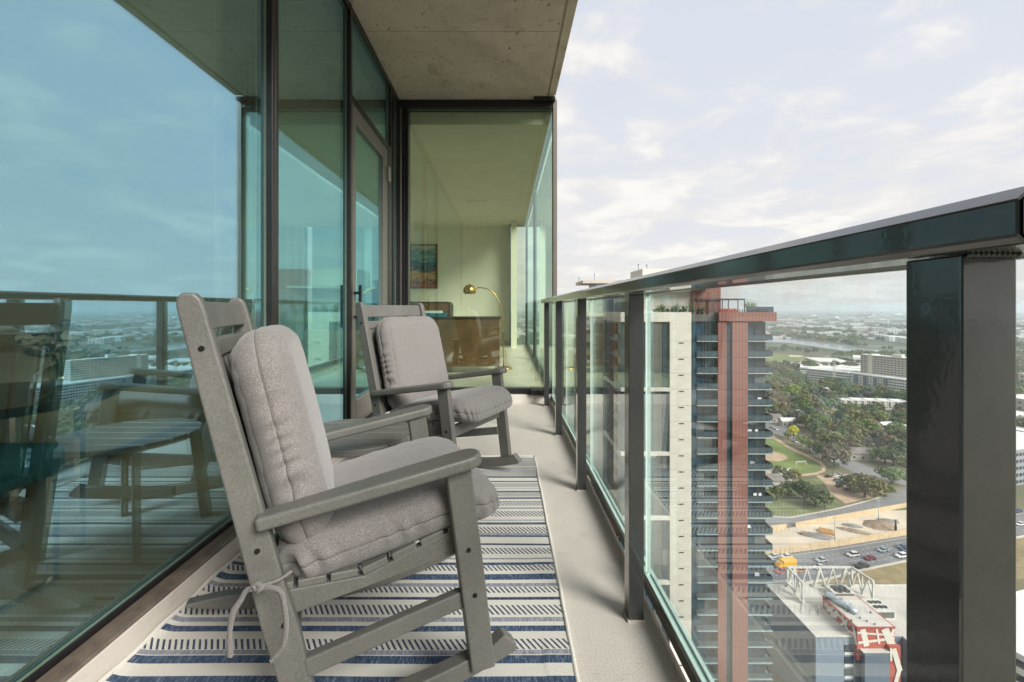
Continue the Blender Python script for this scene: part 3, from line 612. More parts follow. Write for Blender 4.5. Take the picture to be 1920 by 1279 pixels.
# ================================================================== ROCKING CHAIRS
XS = 1.0; YF = YF_
mat('seam_thread', (0.10, 0.092, 0.086), 0.95, var=0.3, vscale=200)
mat('screw_black', (0.02, 0.018, 0.016), 0.4, 0.6, var=0)
CW = 'chair_lumber'
def rot_beam(mb, p, q, w, h, up=(0, 0, 1)): return mb.beam(p, q, w, h, 0, up)
def chair(label, loc, rz, splay=0.0):
    t = thing('rocking_chair', label, 'rocking chair', loc, rz, 'rocking chairs on the striped rug')
    ub, kb = -0.090, -0.235
    pu = lambda w: ub+kb*w
    lu = lambda w: 0.298-0.128*w
    for s in (-1, 1):
        v = s*0.248
        # back post: one shaped board, wider at the seat, rounded crest
        pr = []
        for w, hw in ((0.055, 0.030), (0.16, 0.033), (0.25, 0.0345), (0.34, 0.031), (0.6, 0.028), (0.92, 0.0235), (0.938, 0.021), (0.949, 0.013)): pr.append((pu(w)+hw, w))
        for w, hw in ((0.949, 0.009), (0.936, 0.020), (0.92, 0.0235), (0.6, 0.028), (0.34, 0.031), (0.25, 0.033), (0.16, 0.030), (0.055, 0.028)): pr.append((pu(w)-hw, w))
        part('back_post', MB().prism(pr, v-0.0155, v+0.0155, 'xzy'), CW, t, bev=0.005, seg=3)
        # front leg
        pl = [(lu(0.052)+0.029, 0.052), (lu(0.3)+0.031, 0.3), (lu(0.548)+0.030, 0.548), (lu(0.548)-0.030, 0.541), (lu(0.3)-0.030, 0.3), (lu(0.052)-0.030, 0.052)]
        vl = s*0.262
        part('front_leg', MB().prism(pl, vl-0.0155, vl+0.0155, 'xzy'), CW, t, bev=0.005, seg=3)
        # rocker
        n = 26; bot = []; top = []
        for i in range(n+1):
            u = -0.435+0.815*i/n; b = (u+0.03)**2/2.5
            f = min(1, max(0, (u+0.435)/0.16)); g = min(1, max(0, (0.38-u)/0.035))
            th = 0.046*(0.18+0.82*math.sin(f*math.pi/2))*(0.35+0.65*math.sqrt(g) if g < 1 else 1)
            bump_ = 0.012*math.exp(-((u-0.352)/0.02)**2)
            bot.append((u, b)); top.append((u, b+th+bump_))
        part('rocker', MB().prism(bot+top[::-1], s*0.246-0.019, s*0.246+0.019, 'xzy'), CW, t, bev=0.005, seg=3)
        # seat side rail, stretcher
        part('side_rail', MB().prism([(pu(0.29)+0.02, 0.262), (pu(0.29)+0.02, 0.318), (0.02, 0.315), (lu(0.38)-0.025, 0.382), (lu(0.33)-0.025, 0.322)], s*0.224-0.0125, s*0.224+0.0125, 'xzy'), CW, t, bev=0.003, seg=2)
        part('stretcher', MB().prism([(pu(0.15)+0.028, 0.140), (pu(0.18)+0.028, 0.180), (lu(0.24)-0.028, 0.246), (lu(0.2)-0.028, 0.206)], s*0.253-0.0125, s*0.253+0.0125, 'xzy'), CW, t, bev=0.004, seg=2)
        # arm: outline drawn flat, then tilted
        ol = [(0.0, -0.024), (0.15, -0.030), (0.30, -0.036), (0.435, -0.038)]
        for k in range(9):
            a = -math.pi/2+math.pi*k/8; ol.append((0.445+0.040*math.cos(a)*0.9, 0.038*math.sin(a)))
        ol += [(0.435, 0.038), (0.30, 0.036), (0.15, 0.030), (0.0, 0.024)]
        am = MB().prism(ol, -0.0145, 0.0145, 'xyz')
        p0 = Vector((pu(0.50)+0.016, s*0.268, 0.486)); ang = math.atan2(0.565-0.486, 0.27-p0.x)
        M_ = Matrix.Translation(p0) @ Matrix.Rotation(-ang, 4, 'Y') @ Matrix.Rotation(s*0.01, 4, 'Z')
        am.v = [tuple(M_ @ Vector(q)) for q in am.v]
        part('armrest', am, CW, t, bev=0.008, seg=4)
        # screws
        for (u, w, vv) in ((pu(0.84), 0.84, s*0.2640), (pu(0.43)+0.0, 0.425, s*0.2640), (pu(0.27)+0.012, 0.262, s*0.2640), (lu(0.36), 0.348, s*0.2780), (lu(0.24), 0.238, s*0.2780)):
            sc = MB().tube([(u, vv-s*0.004, w), (u, vv+s*0.0015, w)], [0.0062, 0.0055], 12); sc.tube([(u, vv, w), (u, vv+s*0.0022, w)], 0.0028, 6)
            part('screw', sc, 'screw_black', t)
    # crest and cross rail, curved slightly backwards
    def rail(w0, w1, name, off=0.0):
        mb = MB(); n = 10
        for (wa, wb) in ((w0, w1),):
            vs = []; fs = []
            for i in range(n+1):
                v = -0.231+0.462*i/n; sag = -0.018*(1-(v/0.231)**2)
                vs += [(pu(wa)+0.010+sag+off, v, wa), (pu(wb)+0.010+sag+off, v, wb), (pu(wb)-0.012+sag+off, v, wb), (pu(wa)-0.012+sag+off, v, wa)]
            for i in range(n):
                o = i*4
                for k in range(4): fs.append((o+k, o+4+k, o+4+(k+1) % 4, o+(k+1) % 4))
            fs += [(0, 1, 2, 3), (n*4+3, n*4+2, n*4+1, n*4)]
            mb.add(vs, fs)
        part(name, mb, CW, t, bev=0.004, seg=2)
    rail(0.870, 0.934, 'crest_rail'); rail(0.808, 0.848, 'cross_rail', 0.002)
    rail(0.375, 0.415, 'lower_rail')
    for k in range(7):
        v = -0.186+0.062*k; sag = -0.018*(1-(v/0.231)**2)
        mb = MB().beam((pu(0.345)+sag-0.001, v, 0.375+0.042), (pu(0.807)+sag-0.001, v, 0.807), 0.050, 0.014, 0, (1, 0, 0))
        part('back_slat', mb, CW, t, bev=0.003, seg=1)
    # seat slats following the dished rails
    pts = [(-0.155+0.066*k) for k in range(7)]
    for u in pts:
        w = 0.325+ (0.0 if u < 0.02 else (u-0.02)*0.29)
        part('seat_slat', MB().beam((u, -0.236, w), (u, 0.236, w), 0.058, 0.018, 0, (-0.0 if u < 0.02 else -0.29, 0, 1)), CW, t, bev=0.003, seg=2)
    part('front_rail', MB().box(lu(0.33)-0.020, lu(0.33)+0.0, -0.245, 0.245, 0.305, 0.362), CW, t, bev=0.004, seg=2)
    part('cross_stretcher', MB().box(pu(0.16)-0.012, pu(0.16)+0.010, -0.240, 0.240, 0.14, 0.185), CW, t, bev=0.003)
    for v, w in ((-0.232, 0.32), (-0.232, 0.347), (0.232, 0.32), (0.232, 0.347)):
        part('screw', MB().tube([(lu(0.33)-0.001, v, w), (lu(0.33)+0.0022, v, w)], 0.0035, 8), 'screw_black', t)
    return t
C1 = (-0.4228, 1.2394, 0.002); A1 = 0.3731
C2 = (-0.3711, 2.4583, 0.002); A2 = -0.4744
for_scale = 1.0968
c1 = chair('near grey slatted rocking chair with cloth cushion ties knotted round its back post', (C1[0]*for_scale, C1[1]*for_scale, 0.011), A1); c1.scale = (for_scale,)*3
c2 = chair('far grey slatted rocking chair turned towards the railing beside the glass door', (C2[0]*for_scale, C2[1]*for_scale, 0.011), A2); c2.scale = (for_scale,)*3

# cushions: dense rounded boxes with seams, puckers and puff
def cushion_mesh(name, ax, ay, az, r=0.045, plan=0.06, bend=None, seed=1, puff=0.012, dent=None):
    nx, ny, nz = 84, 84, 22
    bm = bmesh.new(); verts = {}
    def rb(x, y, z):
        d = Vector((ax, ay, az))
        p = Vector((x*ax, y*ay, z*az))
        # plan corner rounding
        ex, ey = ax-plan, ay-plan
        qx, qy = max(-ex, min(ex, p.x)), max(-ey, min(ey, p.y)); w = Vector((p.x-qx, p.y-qy))
        m_ = max(abs(w.x), abs(w.y))
        if abs(w.x) > 1e-9 and abs(w.y) > 1e-9 and w.length > 1e-9: w = w.normalized()*m_
        px, py = qx+w.x, qy+w.y
        # edge rounding in section
        edge = min(1.0, max(abs(x), abs(y)))
        din = min(ax-abs(p.x), ay-abs(p.y))          # distance inside the side wall
        zz = p.z
        rr = r
        if din < rr:
            k = 1-din/rr; lim = math.sqrt(max(0, 1-k*k)); zz = max(-(az-rr)-rr*lim, min((az-rr)+rr*lim, p.z)) if True else p.z
        sidek = max(0, 1-din/0.0001) if din < 0.0001 else 0
        if sidek:   # side wall bulges round its seam
            zf = max(0.0, abs(p.z)-(az-rr))/rr
            ins = rr*(1-math.sqrt(max(0, 1-zf*zf)))
            l = math.hypot(px, py); n_ = Vector((w.x, w.y)) if w.length > 1e-9 else Vector((1 if abs(x) > abs(y) else 0, 0 if abs(x) > abs(y) else 1))
            n2 = Vector((px-qx, py-qy)); n2 = n2.normalized() if n2.length > 1e-9 else Vector((math.copysign(1, x) if abs(x) >= 1 else 0, math.copysign(1, y) if abs(y) >= 1 else 0)).normalized()
            px -= n2.x*ins; py -= n2.y*ins
            seam = math.exp(-(p.z/0.003)**2)*0.0032
            wr = 0.0025*noise.noise(Vector((px*9, py*9, p.z*20+seed)))+0.0058*math.exp(-(p.z/0.028)**2)*math.sin((px*0.9+py*1.1)*170+7*noise.noise(Vector((px*9, py*9, seed)))+p.z*40)*max(0, noise.noise(Vector((px*7, py*7, seed+4)))+0.22)*1.8
            bulge = 0.009*(1-(p.z/az)**2)
            px += n2.x*(bulge+wr-seam); py += n2.y*(bulge+wr-seam)
            p.z = max(-az, min(az, p.z)); zz = p.z
        fx = 1-(x*x)**2; fy = 1-(y*y)**2
        zz += math.copysign(puff*fx*fy, z) if abs(z) >= 1 else puff*fx*fy*z
        zz += (0.0030*noise.noise(Vector((px*5, py*5, seed*3.0)))+0.0008*noise.noise(Vector((px*22, py*22, seed)))) * (1 if z > 0 else 0.5)
        pk = max(0, 1-din/0.07)
        if abs(z) >= 1: zz += pk*0.004*noise.noise(Vector((px*30, py*30, seed+9)))
        v = Vector((px, py, zz))
        if dent: v = dent(v)
        if bend: v = bend(v)
        return v
    def grade(i, n):     # denser near the rim
        t = -1+2*i/n; return math.copysign(1-(1-abs(t))**1.35, t)
    def V(i, j, k):
        key = (i, j, k)
        if key not in verts: zk = -1+2*k/nz; verts[key] = bm.verts.new(rb(grade(i, nx), grade(j, ny), math.copysign(abs(zk)**1.7, zk)))
        return verts[key]
    for k in (0, nz):
        for i in range(nx):
            for j in range(ny):
                q = [V(i, j, k), V(i+1, j, k), V(i+1, j+1, k), V(i, j+1, k)]; bm.faces.new(q if k else q[::-1])
    for i in (0, nx):
        for j in range(ny):
            for k in range(nz):
                q = [V(i, j, k), V(i, j+1, k), V(i, j+1, k+1), V(i, j, k+1)]; bm.faces.new(q if i else q[::-1]).material_index = int(k in (nz//2-1, nz//2))
    for j in (0, ny):
        for i in range(nx):
            for k in range(nz):
                q = [V(i, j, k), V(i+1, j, k), V(i+1, j, k+1), V(i, j, k+1)]; bm.faces.new(q[::-1] if j else q).material_index = int(k in (nz//2-1, nz//2))
    me = bpy.data.meshes.new(name); bm.to_mesh(me); bm.free(); me.materials.append(MATS['cushion_fabric']); me.materials.append(MATS['seam_thread'])
    me.polygons.foreach_set('use_smooth', [True]*len(me.polygons)); me.update(); return me
def seat_bend(v):   # front edge falls over the slats
    f = max(0, v.x-0.12); return Vector((v.x-f*f*0.6, v.y, v.z-f*f*1.6))
def back_bend(v):   # hollow where a back would rest
    return Vector((v.x, v.y, v.z))
seat_me = cushion_mesh('seat_cushion', 0.262, 0.235, 0.052, 0.040, 0.080, seat_bend, 1)
back_me = cushion_mesh('back_cushion', 0.245, 0.228, 0.057, 0.046, 0.085, None, 2)
XS0 = 1.0968
def place(me, name, C, A, mloc, ry, label, cat, rx=0):
    o = link(name, me); o['label'] = label; o['category'] = cat
    M_ = Matrix.Translation(Vector((C[0], C[1], 0.010))) @ Matrix.Rotation(A, 4, 'Z') @ Matrix.Translation(Vector(mloc)) @ Matrix.Rotation(ry, 4, 'Y') @ Matrix.Rotation(rx, 4, 'Z')
    o.location = M_.to_translation()*XS0; o.rotation_euler = M_.to_euler(); o.scale = (XS0,)*3; return o
for C, A, which, sd_ in ((C1, A1, 'near', 0), (C2, A2, 'far', 1)):
    s_ = place(seat_me, 'seat_cushion', C, A, (0.105, 0.0, 0.405), R(-11), 'heather grey seat cushion on the %s rocking chair' % which, 'cushion')
    b_ = place(back_me, 'back_cushion', C, A, (-0.150, 0.0, 0.622), R(-103.5), 'heather grey back cushion leaning on the slats of the %s rocking chair' % which, 'cushion')
    if which == 'near': near_seat = s_
# cloth ties knotted round the near post
XS = 1.0968
def at(px, py, Y): return Vector(((px-948)/853*Y, Y, 0.93-(py-577)/853*Y))
def ribbon(pts, w):
    P = [at(*p) for p in pts]; Q = []
    for i in range(len(P)-1):
        a = P[max(i-1, 0)]; b = P[i]; c = P[i+1]; d = P[min(i+2, len(P)-1)]
        for k in range(6):
            t = k/6; Q.append(0.5*((2*b)+(c-a)*t+(2*a-5*b+4*c-d)*t*t+(3*b-a-3*c+d)*t**3))
    Q.append(P[-1]); mb = MB(); vs = []; fs = []
    for i, p in enumerate(Q):
        d = (Q[min(i+1, len(Q)-1)]-Q[max(i-1, 0)]).normalized(); sdv = d.cross(Vector((0.25, 1, 0.1))).normalized(); nn = sdv.cross(d)
        ww = w*(0.85+0.3*noise.noise(p*40)); tw = nn*0.002
        vs += [p-sdv*ww+tw, p+sdv*ww*0.9+tw*2.2, p+sdv*ww*0.9-tw, p-sdv*ww-tw]
    for i in range(len(Q)-1):
        o = i*4
        for k in range(4): fs.append((o+k, o+(k+1) % 4, o+4+(k+1) % 4, o+4+k))
    fs += [(0, 1, 2, 3), ((len(Q)-1)*4+3, (len(Q)-1)*4+2, (len(Q)-1)*4+1, (len(Q)-1)*4)]
    return mb.add(vs, fs)
tie = thing('cushion_tie', 'crumpled grey cloth tie knotted round the back post of the near rocking chair', 'cloth tie')
part('strand', ribbon([(546, 1072, 0.955), (528, 1085, 0.93), (505, 1095, 0.905), (484, 1102, 0.893), (470, 1106, 0.892)], 0.0042), 'cushion_fabric', tie, smooth=True)
part('strand', ribbon([(492, 1100, 0.893), (478, 1103, 0.893), (462, 1108, 0.897), (452, 1125, 0.898), (436, 1152, 0.897), (430, 1190, 0.897), (431, 1232, 0.897)], 0.0055), 'cushion_fabric', tie, smooth=True)
part('strand', ribbon([(484, 1103, 0.892), (508, 1103, 0.888), (526, 1112, 0.886), (533, 1140, 0.886), (536, 1175, 0.886), (530, 1212, 0.888), (508, 1240, 0.892)], 0.0050), 'cushion_fabric', tie, smooth=True)
part('knot', ribbon([(474, 1098, 0.889), (482, 1108, 0.886), (490, 1100, 0.886), (480, 1097, 0.888), (478, 1109, 0.89)], 0.0048), 'cushion_fabric', tie, smooth=True)

# ================================================================== SIDE TABLE
tb = thing('side_table', 'round grey slatted side table between the two rocking chairs', 'side table', (-0.612*for_scale, 1.83*for_scale, 0.011), 0.02); tb.scale = (for_scale,)*3
XS = 1.0
TR, TH = 0.243, 0.418
edges = [-0.243, -0.160, -0.080, 0.0, 0.080, 0.160, 0.243]
for k in range(6):
    y0, y1 = edges[k]+0.004, edges[k+1]-0.004
    n = 12; ys = [y0+(y1-y0)*i/n for i in range(n+1)]
    rgt = [(math.sqrt(max(1e-5, TR**2-q*q)), q) for q in ys]; lft = [(-x, q) for x, q in rgt[::-1]]
    part('table_slat', MB().prism(rgt+lft, TH-0.024, TH, 'xyz'), CW, tb, bev=0.005, seg=3)
for sx in (-1, 1):
    for sy in (-1, 1):
        part('leg', MB().beam((sx*0.155, sy*0.155, TH-0.026), (sx*0.185, sy*0.185, 0.0), 0.045, 0.024, 0, (sx, -sy, 0)), CW, tb, bev=0.003)
    part('batten', MB().box(sx*0.12-0.02, sx*0.12+0.02, -0.19, 0.19, TH-0.045, TH-0.025), CW, tb, bev=0.002)
part('batten', MB().box(-0.18, 0.18, -0.012, 0.012, 0.16, 0.20), CW, tb, bev=0.002)
#CITY
# ================================================================== CITY
XZ = 0.09; XS = 1.0
GZ = -104.0                      # street level (section coordinates: camera eye at 0.93)
rnd = random.Random(21)
def gp(px, py, z=GZ, dz=0.0):    # where the sight line through this point of the photograph meets level z
    s = (py-577)/(0.93-z); return Vector(((px-948)/s, 853/s, z+dz))
def to_px(x, y, z=GZ): return (948+853*x/y, 577+853*(0.93-z)/y)
mat('asphalt', (0.175, 0.175, 0.18), 0.85, var=0.18, vscale=0.08)
mat('asphalt_light', (0.22, 0.215, 0.21), 0.85, var=0.15, vscale=0.1)
mat('pale_dirt', (0.56, 0.48, 0.37), 0.95, var=0.14, vscale=0.07)
mat('dirt_brown', (0.27, 0.20, 0.14), 0.95, var=0.3, vscale=0.6)
mat('dirt_grey', (0.22, 0.205, 0.19), 0.95, var=0.3, vscale=0.6)
mat('path_tan', (0.46, 0.33, 0.22), 0.95, var=0.15, vscale=0.2)
mat('kerb', (0.50, 0.46, 0.38), 0.9, var=0.1, vscale=0.3)
mat('white_line', (0.42, 0.42, 0.41), 0.7, var=0.1, vscale=0.5)
mat('tan_wall', (0.55, 0.42, 0.26), 0.85, var=0.12, vscale=0.3)
mat('field_grass', (0.15, 0.19, 0.055), 0.95, var=0.35, vscale=0.05)
mat('verge_grass', (0.15, 0.17, 0.07), 0.95, var=0.4, vscale=0.12)
mat('dry_grass', (0.24, 0.19, 0.10), 0.95, var=0.3, vscale=0.15)
mat('bark', (0.09, 0.07, 0.05), 0.9)
mat('white_roof', (0.66, 0.65, 0.62), 0.8, var=0.12, vscale=0.15)
mat('cream_stucco', (0.60, 0.57, 0.49), 0.8, var=0.06, vscale=0.2)
mat('white_stucco', (0.68, 0.68, 0.66), 0.8, var=0.06, vscale=0.2)
mat('beige_stucco', (0.46, 0.42, 0.36), 0.8, var=0.08, vscale=0.2)
mat('brown_brick', (0.30, 0.21, 0.15), 0.85, var=0.15, vscale=0.5)
mat('shingle', (0.20, 0.18, 0.165), 0.9, var=0.3, vscale=0.8)
mat('dark_window', (0.035, 0.05, 0.065), 0.12, var=0.4, vscale=0.35, spec=0.9)
mat('tower_glass', (0.022, 0.060, 0.088), 0.10, var=0.5, vscale=0.45, spec=0.55, bump=0.03, bscale=0.5, dist=0.2)
mat('blind', (0.13, 0.15, 0.15), 0.5, var=0.15, vscale=1.5)
mat('tower_glass_pale', (0.085, 0.13, 0.155), 0.12, var=0.3, vscale=0.6, spec=0.9)
mat('tower_glass_dark', (0.03, 0.045, 0.055), 0.14, var=0.4, vscale=0.5, spec=0.8)
mat('olive_panel', (0.10, 0.105, 0.092), 0.5, var=0.12, vscale=0.5)
mat('slab_edge', (0.30, 0.37, 0.39), 0.6, var=0.1, vscale=0.5)
mat('balcony_glass', (0.055, 0.085, 0.10), 0.15, var=0.25, vscale=1, spec=0.8)
mat('dark_metal', (0.06, 0.06, 0.065), 0.5, 0.3)
mat('steel_white', (0.55, 0.54, 0.49), 0.6, var=0.12, vscale=0.6)
mat('blue_metal', (0.165, 0.205, 0.26), 0.4, 0.2, var=0.1, vscale=0.2)
mat('blue_metal_light', (0.26, 0.32, 0.39), 0.4, 0.2, var=0.08, vscale=0.2)
mat('mural_red', (0.38, 0.085, 0.062), 0.7, var=0.08, vscale=0.3)
mat('mural_white', (0.63, 0.60, 0.53), 0.7, var=0.06, vscale=0.3)
mat('roof_membrane', (0.50, 0.47, 0.42), 0.75, var=0.13, vscale=0.12)
mat('duct_metal', (0.42, 0.50, 0.55), 0.3, 0.7)
mat('orange_equipment', (0.50, 0.26, 0.09), 0.5)
mat('water', (0.20, 0.24, 0.26), 0.16, var=0.1, vscale=0.01, spec=0.8)
def stripes(name, base, axis, freq, depth, darkc=0.75, jit=0.06):
    m, N, L, b = newmat(name); tc = N.new('ShaderNodeTexCoord'); O = tc.outputs['Object']
    w = N.new('ShaderNodeTexWave'); w.bands_direction = axis; w.wave_profile = 'SAW'; w.inputs['Scale'].default_value = freq; w.inputs['Distortion'].default_value = 0.0; L.new(O, w.inputs[0])
    c = ramp_of(N, L, w.outputs[1], [(0.0, tuple(q*darkc for q in base)), (0.18, base), (0.9, tuple(q*1.08 for q in base)), (1, tuple(q*darkc for q in base))])
    n = noise_of(N, L, O, 0.35, 4); c2 = ramp_of(N, L, n.outputs[0], [(0.3, (1-jit*2,)*3), (0.7, (1+jit,)*3)])
    mx = N.new('ShaderNodeMixRGB'); mx.blend_type = 'MULTIPLY'; mx.inputs[0].default_value = 1; L.new(c.outputs[0], mx.inputs[1]); L.new(c2.outputs[0], mx.inputs[2])
    L.new(mx.outputs[0], b.inputs['Base Color']); b.inputs['Roughness'].default_value = 0.6
    bp = N.new('ShaderNodeBump'); bp.inputs['Strength'].default_value = 0.6; bp.inputs['Distance'].default_value = depth; L.new(w.outputs[1], bp.inputs['Height']); L.new(bp.outputs[0], b.inputs['Normal'])
stripes('red_cladding', (0.25, 0.105, 0.080), 'X', 0.5, 0.08, 0.42)
stripes('red_cladding_side', (0.25, 0.105, 0.080), 'Y', 0.5, 0.08, 0.42)
stripes('white_siding', (0.74, 0.71, 0.62), 'Z', 0.85, 0.04, 0.78)
stripes('grey_siding', (0.27, 0.29, 0.31), 'Z', 0.9, 0.03, 0.8)
def obj_colour(name, rough, var, vscale, spec=0.5):
    m, N, L, b = newmat(name); oi = N.new('ShaderNodeObjectInfo'); tc = N.new('ShaderNodeTexCoord')
    n = noise_of(N, L, tc.outputs['Object'], vscale, 3); c2 = ramp_of(N, L, n.outputs[0], [(0.3, (1-var,)*3), (0.7, (1+var,)*3)])
    mx = N.new('ShaderNodeMixRGB'); mx.blend_type = 'MULTIPLY'; mx.inputs[0].default_value = 1; L.new(oi.outputs['Color'], mx.inputs[1]); L.new(c2.outputs[0], mx.inputs[2])
    L.new(mx.outputs[0], b.inputs['Base Color']); b.inputs['Roughness'].default_value = rough; b.inputs['Specular IOR Level'].default_value = spec; return m
obj_colour('leaves', 0.75, 0.45, 0.35, 0.2)
obj_colour('car_paint', 0.3, 0.05, 1.0, 0.7)

# ---- ground
def ground_mat():
    m, N, L, b = newmat('land'); tc = N.new('ShaderNodeTexCoord'); O = tc.outputs['Object']
    a = noise_of(N, L, O, 0.012, 6, 0.65); near = ramp_of(N, L, a.outputs[0], [(0.3, (0.10, 0.105, 0.05)), (0.5, (0.17, 0.15, 0.085)), (0.62, (0.24, 0.21, 0.15)), (0.75, (0.13, 0.13, 0.06))])
    c = noise_of(N, L, O, 0.0035, 7, 0.7); far = ramp_of(N, L, c.outputs[0], [(0.38, (0.045, 0.06, 0.032)), (0.52, (0.075, 0.09, 0.05)), (0.62, (0.14, 0.14, 0.11)), (0.69, (0.24, 0.23, 0.21)), (0.74, (0.07, 0.08, 0.05))])
    sp = N.new('ShaderNodeSeparateXYZ'); L.new(O, sp.inputs[0])
    d = math_of(N, L, 'SUBTRACT', sp.outputs['Y'], 900); d = math_of(N, L, 'DIVIDE', d, 300); d = math_of(N, L, 'MINIMUM', math_of(N, L, 'MAXIMUM', d, 0), 1)
    mx = N.new('ShaderNodeMixRGB'); L.new(d, mx.inputs[0]); L.new(near.outputs[0], mx.inputs[1]); L.new(far.outputs[0], mx.inputs[2])
    L.new(mx.outputs[0], b.inputs['Base Color']); b.inputs['Roughness'].default_value = 0.95
ground_mat()
struct('ground', MB().box(-9000, 12000, -6000, 14000, GZ-0.5, GZ), 'land')
def sheet(name, pts, dz, m):
    mb = MB(); P = [gp(x, y, GZ, dz) for x, y in pts]; n = len(P)
    Q = [(p.x, p.y, p.z-0.3) for p in P]; mb.add([tuple(p) for p in P]+Q, [tuple(range(n))[::-1], tuple(range(n, 2*n))]+[(i, (i+1) % n, n+(i+1) % n, n+i) for i in range(n)])
    bm = bmesh.new(); me0 = mb.mesh(name, m); bm.from_mesh(me0); bmesh.ops.recalc_face_normals(bm, faces=bm.faces); bmesh.ops.triangulate(bm, faces=bm.faces); bm.to_mesh(me0); bm.free()
    o = link(name, me0); o['kind'] = 'structure'; return o
fw_near = [(1000, 1320), (1200, 1190), (1443, 1110), (1560, 1085), (1612, 1071), (1700, 1053), (1950, 1000), (2300, 935)]
fw_far = [(1000, 1120), (1200, 1080), (1443, 1041), (1572, 1024), (1700, 1003), (1950, 952), (2300, 885)]
sheet('freeway', fw_far+fw_near[::-1], 0.05, 'asphalt')
sheet('verge', fw_near+[(2300, 1000), (1950, 1080), (1700, 1120), (1600, 1140), (1443, 1180), (1200, 1300), (1000, 1500)], 0.03, 'dry_grass')
pad = [(1200, 1045), (1443, 996), (1491, 988), (1600, 968), (1700, 950), (1850, 922), (1850, 975), (1700, 1003), (1572, 1024), (1443, 1041), (1200, 1085)]
sheet('construction_yard', pad, 0.04, 'pale_dirt')
sheet('yard_grass', [(1668, 957), (1700, 948), (1780, 932), (1790, 945), (1700, 957)], 0.08, 'verge_grass')
sheet('frontage_road', [(1100, 1010), (1300, 985), (1443, 967), (1500, 968), (1575, 952), (1640, 936), (1700, 912), (1760, 885), (1900, 850), (2300, 790), (2300, 830), (1900, 900), (1700, 945), (1600, 962), (1491, 983), (1443, 992), (1300, 1020), (1100, 1060)], 0.06, 'asphalt_light')
sheet('side_street', [(1430, 782), (1470, 795), (1545, 835), (1610, 868), (1660, 884), (1720, 894), (1720, 915), (1650, 900), (1600, 886), (1540, 856), (1480, 822), (1430, 806)], 0.05, 'asphalt_light')
sheet('verge', [(1380, 900), (1443, 905), (1560, 895), (1560, 930), (1575, 950), (1500, 966), (1443, 965), (1380, 975)], 0.03, 'verge_grass')
sheet('parking_lot', [(1530, 892), (1590, 889), (1600, 925), (1640, 922), (1632, 934), (1585, 944), (1556, 925), (1545, 905)], 0.07, 'path_tan')
field = [(1300, 800), (1443, 812), (1478, 836), (1512, 852), (1540, 866), (1549, 875), (1547, 884), (1532, 890), (1480, 896), (1443, 900), (1300, 905)]
sheet('running_track', field, 0.06, 'path_tan')
sheet('sports_field', [(1300, 806), (1443, 818), (1476, 840), (1510, 856), (1534, 868), (1542, 876), (1540, 882), (1528, 886), (1478, 892), (1443, 896), (1300, 900)], 0.10, 'field_grass')
sheet('worn_turf', [(1380, 850), (1443, 845), (1470, 852), (1478, 860), (1460, 866), (1443, 864), (1380, 868)], 0.13, 'path_tan')
sheet('worn_turf', [(1400, 878), (1443, 874), (1476, 880), (1480, 886), (1443, 890), (1400, 890)], 0.13, 'path_tan')
sheet('park_lawn', [(1300, 655), (1445, 664), (1490, 666), (1560, 676), (1500, 680), (1443, 679), (1300, 676)], 0.3, 'field_grass')
sheet('ball_diamond', [(1478, 666.5), (1500, 667), (1508, 669), (1482, 669.5)], 0.5, 'pale_dirt')
sheet('river', [(1380, 634), (1455, 635.5), (1500, 638), (1560, 647), (1620, 655), (1700, 661), (1800, 667), (2100, 672), (2100, 690), (1850, 692), (1700, 672), (1640, 667), (1600, 661), (1540, 652), (1480, 643), (1380, 639)], 0.3, 'water')
# sand lot in the far building site
sheet('building_site', [(1480, 679), (1580, 676), (1700, 682), (1700, 700), (1600, 700), (1500, 694)], 0.3, 'pale_dirt')
# lane lines and kerbs
def polyline(pts, n):
    out = []
    for i in range(len(pts)-1):
        a, b = Vector(pts[i]), Vector(pts[i+1])
        for k in range(n): out.append(a.lerp(b, k/n))
    out.append(Vector(pts[-1])); return out
def lane(frac, w, name, dash=0, dz=0.09, m='white_line'):
    fa = [gp(*p) for p in fw_far]; ne = [gp(*p) for p in fw_near]
    P = polyline([tuple(a.lerp(b, frac)) for a, b in zip(fa, ne)], 24); mb = MB()
    for i in range(len(P)-1):
        if dash and i % 2: continue
        a, b = P[i], P[i+1]; d = (b-a).normalized(); s = Vector((-d.y, d.x, 0))*w/2; a = Vector((a.x, a.y, GZ+dz)); b = Vector((b.x, b.y, GZ+dz)); h = Vector((0, 0, -0.03))
        mb.add([a-s, b-s, b+s, a+s, a-s+h, b-s+h, b+s+h, a+s+h], [(0, 1, 2, 3), (7, 6, 5, 4), (0, 4, 5, 1), (2, 6, 7, 3)])
    o = link(name, mb.mesh(name, m)); o['kind'] = 'structure'
lane(0.10, 0.3, 'edge_line'); lane(0.95, 0.3, 'edge_line'); lane(0.985, 1.3, 'kerb_line', 0, 0.12, 'kerb')
for f in (0.27, 0.44, 0.61, 0.78): lane(f, 0.2, 'lane_line', 1)
def walls(name, label, pts, h, w, m, step=1, gap=()):
    t = thing(name, label, 'wall', tuple(gp(*pts[0])+Vector((0, 0, XZ))))
    base = t.location
    P = polyline([tuple(gp(*p)) for p in pts], step)
    for i in range(len(P)-1):
        if i in gap: continue
        a, b = P[i], P[i+1]; d = (b-a).normalized()*0.06
        mb = MB().beam(a+d-base+Vector((0, 0, h/2+0.09)), b-d-base+Vector((0, 0, h/2+0.09)), w, h)
        mb.v = [(x, y, z-XZ) for x, y, z in mb.v]
        part('wall_panel', mb, m, t)
    return t
walls('retaining_wall', 'long tan retaining wall between the freeway and the pale construction yard', [(1000, 1122), (1200, 1081), (1443, 1041), (1572, 1024), (1700, 1003), (1900, 962)], 2.6, 0.5, 'tan_wall', 7)
